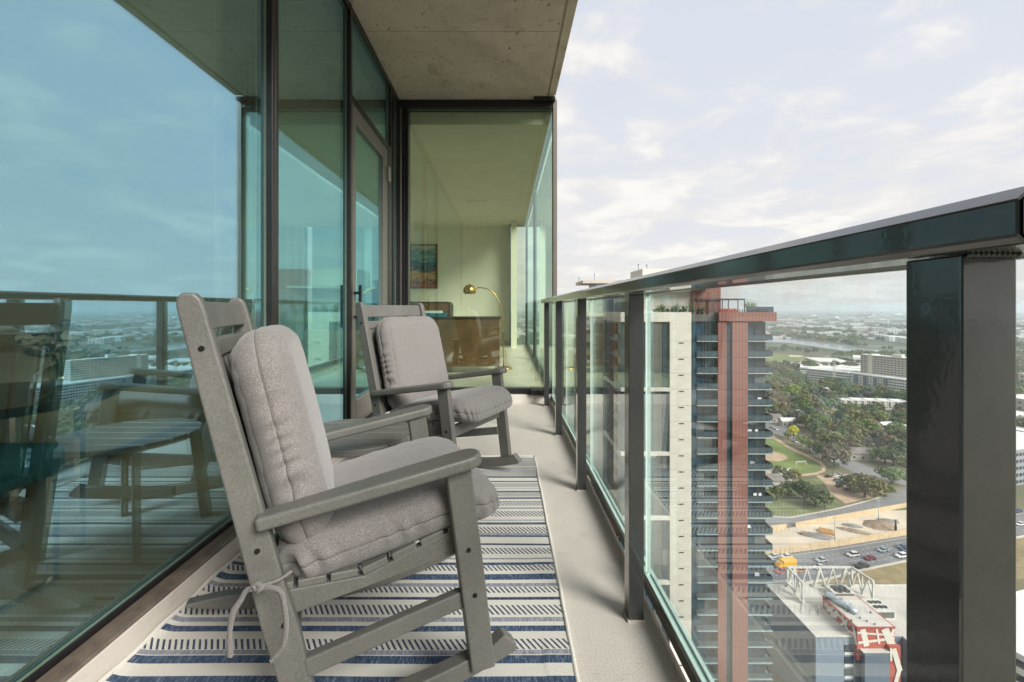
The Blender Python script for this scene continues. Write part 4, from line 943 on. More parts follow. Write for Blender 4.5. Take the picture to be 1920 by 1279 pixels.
walls('barrier', 'tan barrier wall along the frontage road edge of the construction yard', [(1491, 989), (1600, 969), (1700, 951), (1850, 923)], 2.3, 0.4, 'tan_wall', 6)
walls('barrier', 'short tan barrier piece left of the yard entrance gap', [(1300, 1024), (1400, 1003), (1474, 991)], 2.3, 0.4, 'tan_wall', 2)
kb = MB()
K = polyline([tuple(gp(*p)) for p in [(1443, 969), (1480, 971), (1530, 962), (1575, 953), (1610, 944), (1650, 933)]], 4)
for i in range(len(K)-1): kb.beam(K[i]+Vector((0, 0, 0.1)), K[i+1]+Vector((0, 0, 0.1)), 0.9, 0.35)
struct('kerb', kb, 'kerb')

# dirt heaps, timber stacks
def heap(x, y, rx, ry, h, m, label, rot=0.0):
    c = gp(x, y); mb = MB(); n = 20; rings = 5; vs = []; fs = []
    for i in range(rings+1):
        t = i/rings
        for k in range(n):
            a = 2*math.pi*k/n; r = (1-t)*(1+0.18*noise.noise(Vector((math.cos(a)*2+x, math.sin(a)*2, t*2))))
            u, v = rx*r*math.cos(a), ry*r*math.sin(a)
            vs.append((u*math.cos(rot)-v*math.sin(rot), u*math.sin(rot)+v*math.cos(rot), h*math.sin(t*math.pi/2)+0.06))
    for i in range(rings):
        for k in range(n): fs.append((i*n+k, i*n+(k+1) % n, (i+1)*n+(k+1) % n, (i+1)*n+k))
    mb.add(vs, fs); global XZ; z = XZ; XZ = 0; o = link('dirt_pile', mb.mesh('dirt_pile', m, True), None, (c.x, c.y, c.z+z)); XZ = z
    tag(o, label, 'dirt pile'); return o
heap(1526, 1006, 6.5, 2.2, 0.9, 'dirt_grey', 'grey gravel heap beside the orange timber stack in the yard', -0.5)
heap(1538, 1004, 5.5, 2.0, 0.7, 'dirt_grey', 'smaller grey gravel heap between the brown crates and the timber stack', -0.5)
heap(1601, 996, 7, 2.4, 0.9, 'dirt_brown', 'long brown dirt heap in the middle of the pale yard', -0.5)
heap(1597, 986, 4.5, 2.2, 0.8, 'dirt_grey', 'dark grey heap behind the long brown heap', -0.3)
heap(1648, 985, 8, 5.5, 1.8, 'dirt_brown', 'largest brown dirt heap under the tall lamp pole', 0.2)
heap(1664, 977, 5, 2.5, 0.9, 'dirt_grey', 'flat grey heap beyond the largest brown heap', -0.2)
def stack(x, y, m, label, n, L_, rot):
    c = gp(x, y); t = thing('timber_stack', label, 'timber stack', (c.x, c.y, c.z+XZ), rot)
    global XZ_; z = globals()['XZ']; globals()['XZ'] = 0
    for k in range(n): part('timber', MB().box(-L_/2, L_/2, k*1.1-0.45, k*1.1+0.45, 0.05, 1.1+0.2*(k % 2)), m, t)
    globals()['XZ'] = z
stack(1550, 1002, 'orange_equipment', 'orange timber stack in the construction yard left of the thin lamp pole', 4, 5.5, -0.5)
stack(1508, 1004, 'brown_brick', 'small brown crate stack at the left of the gravel heaps', 2, 2.2, -0.5)
def pole(x, y, h, label, m='dark_metal', r=0.14, cat='lamp pole', name='lamp_pole'):
    c = gp(x, y); t = thing(name, label, cat, (c.x, c.y, c.z+XZ)); z = globals()['XZ']; globals()['XZ'] = 0
    part('shaft', MB().tube([(0, 0, 0), (0, 0, h)], [r*1.3, r*0.8], 8), m, t, smooth=True)
    part('head', MB().beam((-1.0, 0, h), (1.0, 0, h), 0.35, 0.18), m, t)
    globals()['XZ'] = z; return t
pole(1565, 1017, 11, 'thin grey lamp pole rising from the retaining wall near the timber stack', 'slab_edge')
pole(1647, 983, 11.5, 'tall grey lamp pole standing in the largest dirt heap', 'slab_edge')
pole(1679, 997, 5.5, 'short thick dark post at the right end of the yard', 'dark_metal', 0.4, 'post', 'post')
pole(1560, 893, 6, 'dark pole beside the parking lot entrance', 'dark_metal', 0.12)
pole(1647, 930, 6, 'pale pole at the kerb of the frontage road', 'kerb', 0.12)
# soccer goal
c = gp(1502, 872); t = thing('soccer_goal', 'white soccer goal on the worn sports field', 'goal', (c.x, c.y, c.z+XZ), 0.15); XZ = 0
for x in (-3.6, 3.6): part('goal_post', MB().beam((x, 0, 0.2), (x, 0, 2.5), 0.25, 0.25, 0, (0, 1, 0)), 'white_stucco', t)
part('crossbar', MB().beam((-3.6, 0, 2.5), (3.6, 0, 2.5), 0.25, 0.25), 'white_stucco', t)
nb = MB()
for k in range(13): nb.beam((-3.6+0.6*k, 0, 2.45), (-3.6+0.6*k, 2.2, 0.2), 0.05, 0.05)
for k in range(5): nb.beam((-3.6, 0.44*k, 2.45-0.45*k), (3.6, 0.44*k, 2.45-0.45*k), 0.05, 0.05)
part('net', nb, 'white_stucco', t); XZ = 0.09

# ---- generic windows on box buildings
def win_grid(mb, origin, ux, n, m_, w, h, sx, sz, z0, depth=0.15, skip=None):
    """rows of recessed-look window boxes standing 10 cm proud on a wall that starts at 'origin' and runs along ux"""
    o = Vector(origin); u = Vector(ux).normalized(); nrm = Vector((u.y, -u.x, 0))
    for i in range(n):
        for j in range(m_):
            if skip and skip(i, j): continue
            c = o+u*(sx*(i+0.5))+Vector((0, 0, z0+sz*j))
            a = c-u*w/2; b = c+u*w/2
            vs = [a, b, b+Vector((0, 0, h)), a+Vector((0, 0, h))]; f = [v+nrm*depth for v in vs]
            mb.add(vs+f, [(4, 5, 6, 7), (0, 4, 7, 3), (1, 2, 6, 5), (3, 7, 6, 2), (0, 1, 5, 4)])
def block(name, label, cat, A, B, depth, h, wall, roof='white_roof', cols=None, rows=None, ww=1.6, wh=1.5, parapet=0.8, z=GZ, group=None, end=True):
    """flat-roofed building whose front wall runs A to B on the ground"""
    A = Vector((A[0], A[1], 0)); B = Vector((B[0], B[1], 0)); u = (B-A); L_ = u.length; u.normalize(); rz = math.atan2(u.y, u.x)
    t = thing(name, label, cat, (A.x, A.y, z+XZ), rz, group); zz = globals()['XZ']; globals()['XZ'] = 0
    part('wall', MB().box(0, L_, 0, depth, 0, h), wall, t)
    part('roof', MB().box(0.4, L_-0.4, 0.4, depth-0.4, h+0.002, h+0.15), roof, t)
    pp = MB(); pp.box(-0.1, L_+0.1, -0.1, 0.38, h+0.002, h+parapet); pp.box(-0.1, L_+0.1, depth-0.38, depth+0.1, h+0.002, h+parapet); pp.box(-0.1, 0.38, 0.382, depth-0.382, h+0.002, h+parapet); pp.box(L_-0.38, L_+0.1, 0.382, depth-0.382, h+0.002, h+parapet)
    part('parapet', pp, wall, t)
    if cols:
        g = MB(); sz = h/rows
        win_grid(g, (0, 0, 0), (1, 0, 0), cols, rows, ww, wh, L_/cols, sz, sz*0.3)
        if end:
            ce = max(1, int(depth/(L_/cols)/1.0)); win_grid(g, (0, depth, 0), (0, -1, 0), ce, rows, ww, wh, depth/ce, sz, sz*0.3); win_grid(g, (L_, 0, 0), (0, 1, 0), ce, rows, ww, wh, depth/ce, sz, sz*0.3)
        part('window', g, 'dark_window', t, stuff=True)
    globals()['XZ'] = zz; return t
a, b = gp(1613, 722), gp(1760, 742)
sl = block('slab_tower', 'long beige fourteen storey slab block with rows of small dark windows', 'apartment block', a, b, 18, 41, 'beige_stucco', cols=22, rows=14, ww=2.6, wh=1.1)
XZ = 0
part('stair_tower', MB().box(9, 14, -0.6, 18.4, 0, 42.5), 'cream_stucco', sl); part('roof_box', MB().box(34, 44, 5, 12, 41.2, 45), 'cream_stucco', sl); XZ = 0.09
a, b = gp(1513, 714), gp(1590, 723)
block('apartment_building', 'white five storey apartments left of the stair gap below the beige slab', 'apartment building', a, b, 60, 17, 'white_stucco', cols=16, rows=5, ww=2.2, wh=1.6)
a, b = gp(1593, 723), gp(1655, 733)
ab = block('apartment_building', 'white five storey apartments with blue grey balcony bays below the slab', 'apartment building', a, b, 30, 17, 'white_stucco', cols=13, rows=5, ww=1.8, wh=1.6)
XZ = 0
for k in range(4): part('balcony_bay', MB().box(6+12*k, 10.5+12*k, -0.9, -0.16, 0, 15.5), 'blue_metal', ab)
XZ = 0.09
a, b = gp(1656, 733), gp(1850, 762)
block('apartment_building', 'long white five storey apartments running behind the near rail post', 'apartment building', a, b, 40, 17, 'white_stucco', cols=34, rows=5, ww=2.0, wh=1.6)
for i, (x0, y0, x1, y1, dpt, h, w_, lb) in enumerate([
    (1500, 700, 1560, 704, 90, 9, 'white_roof', 'wide white roofed building left of the construction cranes'),
    (1560, 701, 1618, 707, 90, 11, 'white_stucco', 'white roofed building directly left of the beige slab'),
    (1535, 688, 1600, 690, 70, 9, 'cream_stucco', 'cream unfinished building beyond the white roofs'),
    (1600, 686, 1650, 689, 60, 14, 'white_stucco', 'white shed behind the beige slab block'),
    (1443, 716, 1470, 718, 30, 6, 'white_stucco', 'white shed at the tower edge near the sports park'),
    (1470, 712, 1500, 715, 40, 8, 'white_stucco', 'low white hall left of the white apartments')]):
    block('low_building', lb, 'building', gp(x0, y0), gp(x1, y1), dpt, h, w_, cols=12 if i != 2 else 14, rows=2, ww=3, wh=2)
# townhouse row
for k in range(5):
    x0 = 1577+k*25; a, b = gp(x0, 764+k*0.9), gp(x0+23.5, 764.8+k*0.9)
    th = block('townhouse', ['leftmost', 'second', 'middle', 'fourth', 'rightmost'][k]+' grey white townhouse of the row below the long apartments', 'townhouse', a, b, 11, 8, 'white_stucco', roof='white_roof', cols=5, rows=3, ww=1.3, wh=1.4, group='townhouses in a row')
    XZ = 0; part('dormer', MB().box(2, 5, -1.2, -0.16, 3, 7.5).box(8, 11, -1.2, -0.16, 3, 7.5), 'beige_stucco', th); XZ = 0.09
# construction cranes
def crane(x, y, h, j, label):
    c = gp(x, y); t = thing('tower_crane', label, 'crane', (c.x, c.y, c.z+XZ), rnd.uniform(-0.5, 0.5)); z = globals()['XZ']; globals()['XZ'] = 0
    m = MB(); n = int(h/3)
    for sx in (-1, 1):
        for sy in (-1, 1): m.beam((sx, sy, 0), (sx, sy, h), 0.28, 0.28, 0, (0, 1, 0))
    for k in range(n): m.beam((-1, -1, 3*k), (1, -1, 3*k+3), 0.2, 0.2)
    part('mast', m, 'steel_white', t); jm = MB(); jm.beam((-12, 0, h), (j, 0, h), 0.35, 0.35); jm.beam((-12, 0, h+2), (j*0.9, 0, h+1.4), 0.25, 0.25)
    for k in range(int(j/4)): jm.beam((4*k, 0, h), (4*k+2, 0, h+1.8), 0.15, 0.15)
    part('jib', jm, 'steel_white', t); globals()['XZ'] = z
crane(1564, 722, 38, 30, 'pale lattice tower crane standing before the white apartments')
crane(1602, 695, 20, 16, 'small crane on the building site beside the beige slab')

# ---- far districts: white halls and blocks beyond the river
fb = 0; farb = []; NTH = ['first', 'second', 'third', 'fourth', 'fifth', 'sixth', 'seventh', 'eighth', 'ninth', 'tenth', 'eleventh', 'twelfth']
for (x, y, w, h, dpt) in [(1560, 622, 26, 16, 60), (1600, 623, 30, 18, 60), (1634, 624, 26, 20, 60), (1664, 627, 30, 20, 60), (1698, 628, 30, 18, 60), (1640, 634, 24, 12, 50), (1668, 640, 36, 14, 60), (1700, 645, 30, 15, 60),
    (1470, 616, 40, 12, 80), (1510, 617, 36, 12, 80), (1540, 618, 22, 14, 80), (1456, 604, 40, 14, 90), (1572, 600, 50, 14, 90), (1620, 603, 44, 14, 90), (1668, 603, 40, 16, 90), (1530, 596, 36, 14, 90), (1490, 592, 30, 14, 90), (1590, 592, 44, 16, 90), (1650, 590, 30, 18, 90), (1740, 633, 40, 18, 60), (1790, 640, 40, 20, 60), (1850, 634, 50, 20, 60), (1760, 612, 40, 18, 60), (1830, 610, 44, 18, 60), (1050, 640, 20, 18, 60), (1075, 625, 18, 18, 60), (1060, 668, 16, 14, 40), (1088, 690, 14, 12, 30)]:
    a, b = gp(x, y), gp(x+w, y+0.6)
    fb += 1
    farb.append((x, fb % 3, block('far_building', 'far building', 'building', a, b, dpt, h, ['beige_stucco', 'white_stucco', 'cream_stucco'][fb % 3], cols=max(4, int((b-a).length/9)), rows=4, ww=4, wh=1.8, group='far buildings beyond the river', end=False)))
for c_ in range(3):
    for i, q_ in enumerate(sorted([f for f in farb if f[1] == c_], key=lambda f: f[0])): q_[2]['label'] = NTH[i]+' '+['beige', 'white', 'cream'][c_]+' flat roofed building from the left, far off by the river'
# a scatter of tiny roofs up to the horizon
mb = MB()
mat('far_roof', (0.42, 0.41, 0.39), 0.85, var=0.35, vscale=0.004)
for k in range(1100):
    Y = 1500*math.exp(rnd.uniform(0, 2.0)); q = rnd.uniform(-0.25, 1.35); X = q*Y; w = rnd.uniform(6, 38)*(0.6+Y/5000); d = rnd.uniform(10, 40); h = rnd.uniform(3, 9)
    mb.box(X-w, X+w, Y, Y+d, GZ, GZ+h)
o = link('distant_roofs', mb.mesh('distant_roofs', 'far_roof')); o['kind'] = 'stuff'; tag(o, 'scattered pale roofs of the far city up to the horizon', 'distant city')

# ---- trees
def crown_mesh(name, seed, w, h, lumps, quads, size, open_=0.0):
    r = random.Random(seed); mb = MB(); cs = []
    for k in range(lumps):
        a = r.uniform(0, 2*math.pi); e = math.acos(r.uniform(-0.35, 1)); rad = r.uniform(0.45, 0.95)
        cs.append((Vector((math.cos(a)*math.sin(e)*w*rad*0.5, math.sin(a)*math.sin(e)*w*rad*0.5, math.cos(e)*h*rad*0.5)), r.uniform(0.16, 0.30)*w*0.5))
    for c, cr in cs:
        for k in range(quads):
            v = Vector((r.gauss(0, 1), r.gauss(0, 1), r.gauss(0.15, 1))).normalized()
            p = c+Vector((v.x, v.y, v.z*0.8))*cr*r.uniform(0.72, 1.12)
            n = (v+Vector((r.uniform(-1, 1), r.uniform(-1, 1), r.uniform(-1, 1)))*0.6).normalized()
            a = n.cross(Vector((r.uniform(-1, 1), r.uniform(-1, 1), 1))).normalized()*size*r.uniform(0.6, 1.3); b = n.cross(a).normalized()*size*r.uniform(0.5, 1.1)
            mb.add([p-a, p-b*0.8, p+a, p+b*0.8], [(0, 1, 2, 3)])
    return mb
XZ = 0
def trunk_mb(seed, w, h, zc):
    r = random.Random(seed+50); m = MB().tube([(0, 0, 0), (0.1, 0.05, zc*0.5), (0.2, 0, zc)], [w*0.035, w*0.028, w*0.02], 7)
    for k in range(6):
        a = 2*math.pi*k/6+r.uniform(-0.3, 0.3); m.tube([(0.12, 0, zc*0.55), (math.cos(a)*w*0.16, math.sin(a)*w*0.16, zc*0.9), (math.cos(a)*w*0.32, math.sin(a)*w*0.32, zc*1.15+r.uniform(0, h*0.2))], [w*0.017, w*0.012, w*0.005], 5, caps=False)
    return m
KINDS_ = []
protos = []
for k, (w, h, lumps, q, sz) in enumerate([(13, 10, 34, 46, 0.62), (16, 11, 40, 46, 0.68), (11, 11, 28, 44, 0.58), (18, 12, 46, 46, 0.7), (9, 8, 22, 40, 0.5)]):
    cm = crown_mesh('crown', 100+k, w, h, lumps, q, sz); zc = h*0.50
    cm.v = [(x, y, z+zc+0.8) for x, y, z in cm.v]
    protos.append((cm.mesh('crown', 'leaves'), trunk_mb(k, w, h, zc).mesh('trunk', 'bark', True), w))
bare = MB(); r_ = random.Random(9)
bare.tube([(0, 0, 0), (0, 0, 4)], [0.35, 0.28], 7)
for k in range(16):
    a = r_.uniform(0, 6.28); e = r_.uniform(0.2, 1.0); p = Vector((0, 0, r_.uniform(2.5, 5))); pts = [tuple(p)]
    for j in range(4): p = p+Vector((math.cos(a)*math.sin(e), math.sin(a)*math.sin(e), math.cos(e)))*2.1; a += r_.uniform(-0.5, 0.5); pts.append(tuple(p))
    bare.tube(pts, [0.16, 0.12, 0.08, 0.05, 0.03], 5, caps=False)
    for j in range(10):
        s0 = Vector(pts[r_.randint(1, 4)]); d = Vector((r_.uniform(-1, 1), r_.uniform(-1, 1), r_.uniform(0, 1.2))); bare.tube([tuple(s0), tuple(s0+d*1.6)], [0.05, 0.02], 3, caps=False)
bare_me = bare.mesh('bare_branches', 'bark')
COLS = {'dark': (0.080, 0.108, 0.052), 'mid': (0.112, 0.145, 0.056), 'olive': (0.155, 0.155, 0.070), 'brown': (0.185, 0.145, 0.085), 'bright': (0.155, 0.20, 0.05), 'yellow': (0.50, 0.47, 0.05), 'grey': (0.125, 0.135, 0.10)}
LBL = {'dark': 'dark green oak standing in the tree cover between the houses', 'mid': 'mid green leafy tree standing among the neighbourhood houses', 'olive': 'olive green tree turning dull in the neighbourhood cover',
       'brown': 'rusty brown autumn tree among the green neighbourhood trees', 'bright': 'fresh light green tree standing in the neighbourhood', 'yellow': 'yellow leaved tree', 'grey': 'grey green tree between the houses'}
n_tree = 0; last_tree = [None]
def tree(x, y, kind, k, sc, label=None, rot=None):
    global n_tree
    n_tree += 1
    cm, tm, w = protos[k]
    t = thing('tree', label or LBL[kind], 'tree', (x, y, GZ+0.09), rnd.uniform(0, 6.28) if rot is None else rot, None if label else {'dark': 'dark green oaks', 'mid': 'mid green trees', 'olive': 'olive trees', 'brown': 'rusty brown trees', 'bright': 'light green trees', 'yellow': 'yellow trees', 'grey': 'grey green trees'}[kind]+' of the neighbourhood')
    t.scale = (sc, sc, sc*rnd.uniform(0.85, 1.15)); last_tree[0] = t
    c = link('crown', cm, t); v = rnd.uniform(0.85, 1.6); hu = rnd.uniform(-0.12, 0.12); cc = COLS[kind]; c.color = (cc[0]*v*(1+hu), cc[1]*v, cc[2]*v*(1-hu), 1); link('trunk', tm, t)
big = [(1621, 932, 'olive', 3, 1.05, 'broad dome shaped oak beside the frontage road bend, largest in view'), (1600, 925, 'dark', 1, 0.85, 'dark oak at the left shoulder of the broad dome shaped oak'), (1652, 928, 'mid', 1, 0.75, 'green tree at the right shoulder of the broad dome shaped oak'),
       (1672, 908, 'mid', 1, 0.95, 'round green tree right of the broad oak near the rail post'), (1528, 950, 'dark', 3, 0.8, 'dark oak leaning over the verge left of the parking lot'), (1508, 938, 'dark', 1, 0.75, 'dark oak behind the verge, left of the two roadside oaks'), (1546, 953, 'olive', 2, 0.7, 'small olive tree next to the driveway by the parking lot'),
       (1478, 928, 'mid', 4, 0.9, 'small green tree on the verge beside the tower'), (1456, 938, 'mid', 4, 0.85, 'low green tree on the verge at the tower edge'), (1462, 905, 'olive', 4, 1.1, 'olive tree below the running track'), (1487, 906, 'olive', 4, 1.0, 'yellowish tree in front of the dark oak by the field'),
       (1566, 880, 'dark', 4, 0.55, 'small dark shrub tree between the track and the street'), (1488, 824, 'yellow', 2, 0.9, 'bright yellow tree at the corner of the sports field'), (1503, 838, 'bright', 2, 0.85, 'light green tree next to the yellow tree by the field'), (1478, 826, 'olive', 2, 0.6, 'small olive tree under the yellow tree'), (1532, 852, 'olive', 1, 0.8, 'olive brown tree overhanging the track edge'),
       (1518, 846, 'bright', 4, 0.9, 'small light green tree beside the olive tree at the track'), (1560, 850, 'mid', 4, 1.0, 'green tree across the side street from the track')]
used_px = []
for x, y, kd, k, sc, lb in big:
    p = gp(x, y); tree(p.x, p.y, kd, k, sc, lb); used_px.append((p.x, p.y, protos[k][2]*sc*0.5))
c = gp(1590, 862); t = thing('tree', 'bare grey tree without leaves beside the side street', 'tree', (c.x, c.y, GZ+0.09)); link('branches', bare_me, t); t.scale = (1.3, 1.3, 1.3)
used_px.append((c.x, c.y, 5))
def inside(px, py, poly):
    r = False; n = len(poly); j = n-1
    for i in range(n):
        xi, yi = poly[i]; xj, yj = poly[j]
        if (yi > py) != (yj > py) and px < (xj-xi)*(py-yi)/(yj-yi)+xi: r = not r
        j = i
    return r
keep_out = [field, [(1430, 782), (1470, 792), (1545, 833), (1612, 866), (1720, 892), (1720, 918), (1650, 903), (1600, 889), (1540, 858), (1480, 825), (1430, 808)], [(1480, 696), (1850, 705), (1850, 772), (1655, 745), (1585, 730), (1505, 722)],
            [(1565, 760), (1710, 762), (1710, 778), (1565, 776)], [(0, 888), (3000, 888), (3000, 2000), (0, 2000)], [(1420, 655), (1565, 655), (1565, 688), (1420, 684)]]
houses = [(1508, 786, 16, 'white_stucco', 'white_roof', 'white house with pale roof among the dark trees'), (1452, 793, 14, 'beige_stucco', 'shingle', 'grey roofed house at the tower edge beside the street'), (1489, 771, 13, 'beige_stucco', 'white_roof', 'pale roofed house deep in the trees left of the white house'),
          (1585, 803, 9, 'white_stucco', 'shingle', 'small white gabled house in the middle of the tree cover'), (1660, 784, 10, 'cream_stucco', 'shingle', 'cream gabled house right of the yellow trees'), (1672, 781, 10, 'white_stucco', 'shingle', 'white gabled house next to the cream gabled house'),
          (1668, 808, 12, 'cream_stucco', 'white_roof', 'cream house with light roof near the rail post'), (1690, 818, 18, 'beige_stucco', 'white_roof', 'long low pale roof beside the rail post'), (1480, 800, 12, 'beige_stucco', 'white_roof', 'flat pale roof behind the yellow tree'),
          (1618, 864, 16, 'beige_stucco', 'shingle', 'grey roofed house across the side street from the dome oak'), (1600, 780, 10, 'white_stucco', 'white_roof', 'small pale roof left of the townhouse row'), (1541, 770, 12, 'beige_stucco', 'shingle', 'grey roof in the trees below the white apartments'),
          (1448, 917, 14, 'beige_stucco', 'shingle', 'grey hipped roof at the tower edge behind the verge'), (1474, 903, 10, 'beige_stucco', 'white_roof', 'small flat roof below the running track'), (1540, 741, 20, 'cream_stucco', 'white_roof', 'cream roof below the white apartments'), (1462, 735, 16, 'white_stucco', 'white_roof', 'white roof at the left edge of the tree cover')]
for x, y, w, wm, rm, lb in houses:
    c = gp(x, y); t = thing('house', lb, 'house', (c.x, c.y, GZ+0.09), rnd.uniform(-0.5, 0.5)); d = w*0.6; hh = 4.5
    part('wall', MB().box(-w/2, w/2, 0, d, 0, hh).prism([(0, hh), (d, hh), (d/2, hh+d*0.28)], -w/2, w/2, 'yzx'), wm, t)
    e = 0.5; part('roof', MB().prism([(-e, hh-0.1), (-e, hh+0.2), (d/2, hh+d*0.3+0.45), (d+e, hh+0.2), (d+e, hh-0.1), (d/2, hh+d*0.3+0.15)], -w/2-e, w/2+e, 'yzx'), rm, t)
    g = MB(); win_grid(g, (-w/2, 0, 0), (1, 0, 0), 3, 1, 1.2, 1.4, w/3, 2, 1.4); part('window', g, 'dark_window', t, stuff=True)
    used_px.append((c.x, c.y+d/2, w*0.55))
cand = []
y_ = 288.0
rr = random.Random(77)
while y_ < 1050:
    st_ = 12.5 if y_ < 800 else 16
    x0, x1 = 0.06*y_, 1.2*y_
    x = x0
    while x < x1:
        X, Y = x+rr.uniform(-4, 4), y_+rr.uniform(-4, 4); px, py = to_px(X, Y); x += st_*rr.uniform(0.9, 1.25)
        if any(inside(px, py, k) for k in keep_out): continue
        if any((X-a)**2+(Y-b)**2 < (c_+3.5)**2 for a, b, c_ in used_px): continue
        if rr.random() < 0.10: continue
        cand.append((X, Y, px, py))
    y_ += st_*0.9
kinds_w = ['dark']*5+['mid']*4+['olive']*4+['grey']*3+['brown']*2+['bright']*2
vis = sorted([c for c in cand if 1436 < c[2] < 1712], key=lambda c: c[1])[:265]
vs_set = set(vis); named = []
for X, Y, px, py in vis:
    kd = rr.choice(kinds_w)
    if 1445 < px < 1480 and 740 < py < 790: kd = rr.choice(['brown', 'brown', 'olive', 'mid'])
    tree(X, Y, kd, rr.choice([0, 0, 1, 1, 2, 2, 3, 4]), rr.uniform(0.9, 1.35)); named.append((last_tree[0], kd, px, py))
MARKS = [('yellow tree', 1488, 815), ('bare grey tree', 1590, 855), ('white house', 1508, 784), ('townhouse row', 1630, 762), ('white apartments', 1640, 738), ('dome shaped oak', 1621, 915), ('cream gabled house', 1660, 784), ('street side grey roof', 1618, 860), ('tower edge', 1443, 770), ('left white hall', 1480, 712), ('tower edge by the street', 1443, 800)]
ORD = ['nearest', 'second nearest', 'third nearest', 'fourth nearest', 'fifth nearest', 'sixth nearest', 'seventh nearest', 'eighth nearest', 'ninth nearest', 'tenth nearest', 'eleventh nearest', 'twelfth nearest', 'thirteenth nearest', 'fourteenth nearest']
CN = {'dark': 'dark green', 'mid': 'mid green', 'olive': 'dull olive', 'brown': 'rusty brown', 'bright': 'fresh light green', 'yellow': 'yellow', 'grey': 'grey green'}
buck = {}
for t, kd, px, py in named:
    nm, mx_, my_ = min(MARKS, key=lambda m: (m[1]-px)**2+(2.2*(m[2]-py))**2)
    dx, dy = px-mx_, 2.2*(py-my_); d_ = ('right of' if dx > 0 else 'left of') if abs(dx) > abs(dy) else ('in front of' if dy > 0 else 'behind')
    buck.setdefault((kd, d_, nm), []).append((math.hypot(dx, dy), t))
for (kd, d_, nm), L_ in buck.items():
    for i, (q_, t) in enumerate(sorted(L_, key=lambda a: a[0])):
        t['label'] = ('%s %s tree %s the %s' % (ORD[i] if i < 14 else 'outermost', CN[kd], d_, nm)) if len(L_) > 1 else '%s tree %s the %s' % (CN[kd], d_, nm)
# the rest of the tree cover as three masses of their own tint
rest = [c for c in cand if c not in vs_set]
for q in range(2600):           # river banks and land beyond
    Y = rr.uniform(900, 2600); X = Y*rr.uniform(0.05, 1.25); px, py = to_px(X, Y)
    if inside(px, py, [(1380, 633), (1455, 634), (1500, 636), (1560, 644), (1620, 652), (1700, 659), (2100, 668), (2100, 700), (1850, 704), (1700, 681), (1640, 676), (1600, 670), (1540, 661), (1480, 652), (1380, 646)]): continue
    if inside(px, py, [(1420, 660), (1565, 664), (1565, 682), (1420, 682)]) or inside(px, py, [(1480, 676), (1720, 680), (1720, 770), (1480, 720)]): continue
    if noise.noise(Vector((X*0.004, Y*0.003, 0))) < -0.12 and Y > 1150: continue
    rest.append((X, Y, px, py))
small = []
for k in range(4):
    r = random.Random(300+k); m = []
    for j in range(60):
        v = Vector((r.gauss(0, 1), r.gauss(0, 1), abs(r.gauss(0, 1)))).normalized(); p = Vector((v.x*6.5, v.y*6.5, v.z*7+3.2))*r.uniform(0.7, 1.08)
        n = (v+Vector((r.uniform(-1, 1), r.uniform(-1, 1), r.uniform(-1, 1)))*0.5).normalized(); a = n.cross(Vector((0.3, 0.1, 1))).normalized()*r.uniform(1.2, 2.1); b = n.cross(a).normalized()*r.uniform(1.0, 2.0)
        m.append((p-a, p-b, p+a, p+b))
    small.append(m)
for g, (kd, lb) in enumerate((('dark', 'dark green tree cover spreading to the river and beyond'), ('olive', 'olive tree cover between the far roofs'), ('mid', 'mid green tree cover along the river banks'))):
    mb = MB(); sel = rest[g::3]
    for X, Y, px, py in sel:
        q = rr.choice(small); s_ = rr.uniform(0.75, 1.25)*(1 if Y < 1200 else 1.5)
        for f in q: mb.add([(X+p.x*s_, Y+p.y*s_, GZ+p.z*s_*0.85) for p in f], [(0, 1, 2, 3)])
    o = link('woodland', mb.mesh('woodland', 'leaves')); o.color = (*COLS[kd], 1); o['kind'] = 'stuff'; tag(o, lb, 'trees')

# ---- vehicles
def car_proto(kind):
    L_, W_, H_ = {'sedan': (4.7, 1.85, 1.45), 'suv': (4.8, 1.95, 1.75), 'pickup': (5.6, 2.0, 1.85), 'truck': (8.5, 2.5, 3.1)}[kind]
    h = L_/2
    if kind == 'sedan': body = [(-h, 0.35), (-h, 0.85), (-h+0.9, 0.95), (h-1.2, 0.92), (h-0.05, 0.72), (h, 0.35)]; cab = [(-h+0.35, 0.93), (-h+1.1, 1.38), (-0.1+0.3, 1.45), (h-1.3, 0.92)]
    elif kind == 'suv': body = [(-h, 0.4), (-h, 1.05), (h-1.2, 1.05), (h-0.05, 0.9), (h, 0.4)]; cab = [(-h+0.08, 1.04), (-h+0.35, 1.7), (0.4, 1.75), (h-1.25, 1.04)]
    elif kind == 'pickup': body = [(-h, 0.5), (-h, 1.1), (h-1.5, 1.12), (h-0.05, 1.0), (h, 0.5)]; cab = [(-0.6, 1.11), (-0.5, 1.8), (0.7, 1.85), (h-1.5, 1.11)]
    else: body = [(-h, 0.6), (-h, 3.0), (h-2.2, 3.0), (h-2.2, 0.6)]; cab = [(h-2.1, 0.6), (h-2.1, 2.2), (h-1.0, 2.2), (h-0.3, 1.4), (h, 1.3), (h, 0.6)]
    t = bpy.data.objects.new('parked_car', None)
    return dict(body=MB().prism(body, -W_/2, W_/2, 'xzy').mesh('body', 'car_paint'),
        cabin=MB().prism(cab, -W_/2+0.12, W_/2-0.12, 'xzy').mesh('cabin', 'dark_window' if kind != 'truck' else 'car_paint'),
        roof=MB().box((cab[1][0]+0.05), cab[2][0]-0.02, -W_/2+0.2, W_/2-0.2, max(cab[1][1], cab[2][1])-0.02, max(cab[1][1], cab[2][1])+0.05).mesh('roof', 'car_paint'),
        wheel=MB().tube([(0, -0.12, 0.34), (0, 0.12, 0.34)], 0.34, 12).mesh('wheel', 'screw_black'), L=L_, W=W_)
CP = {k: car_proto(k) for k in ('sedan', 'suv', 'pickup', 'truck')}
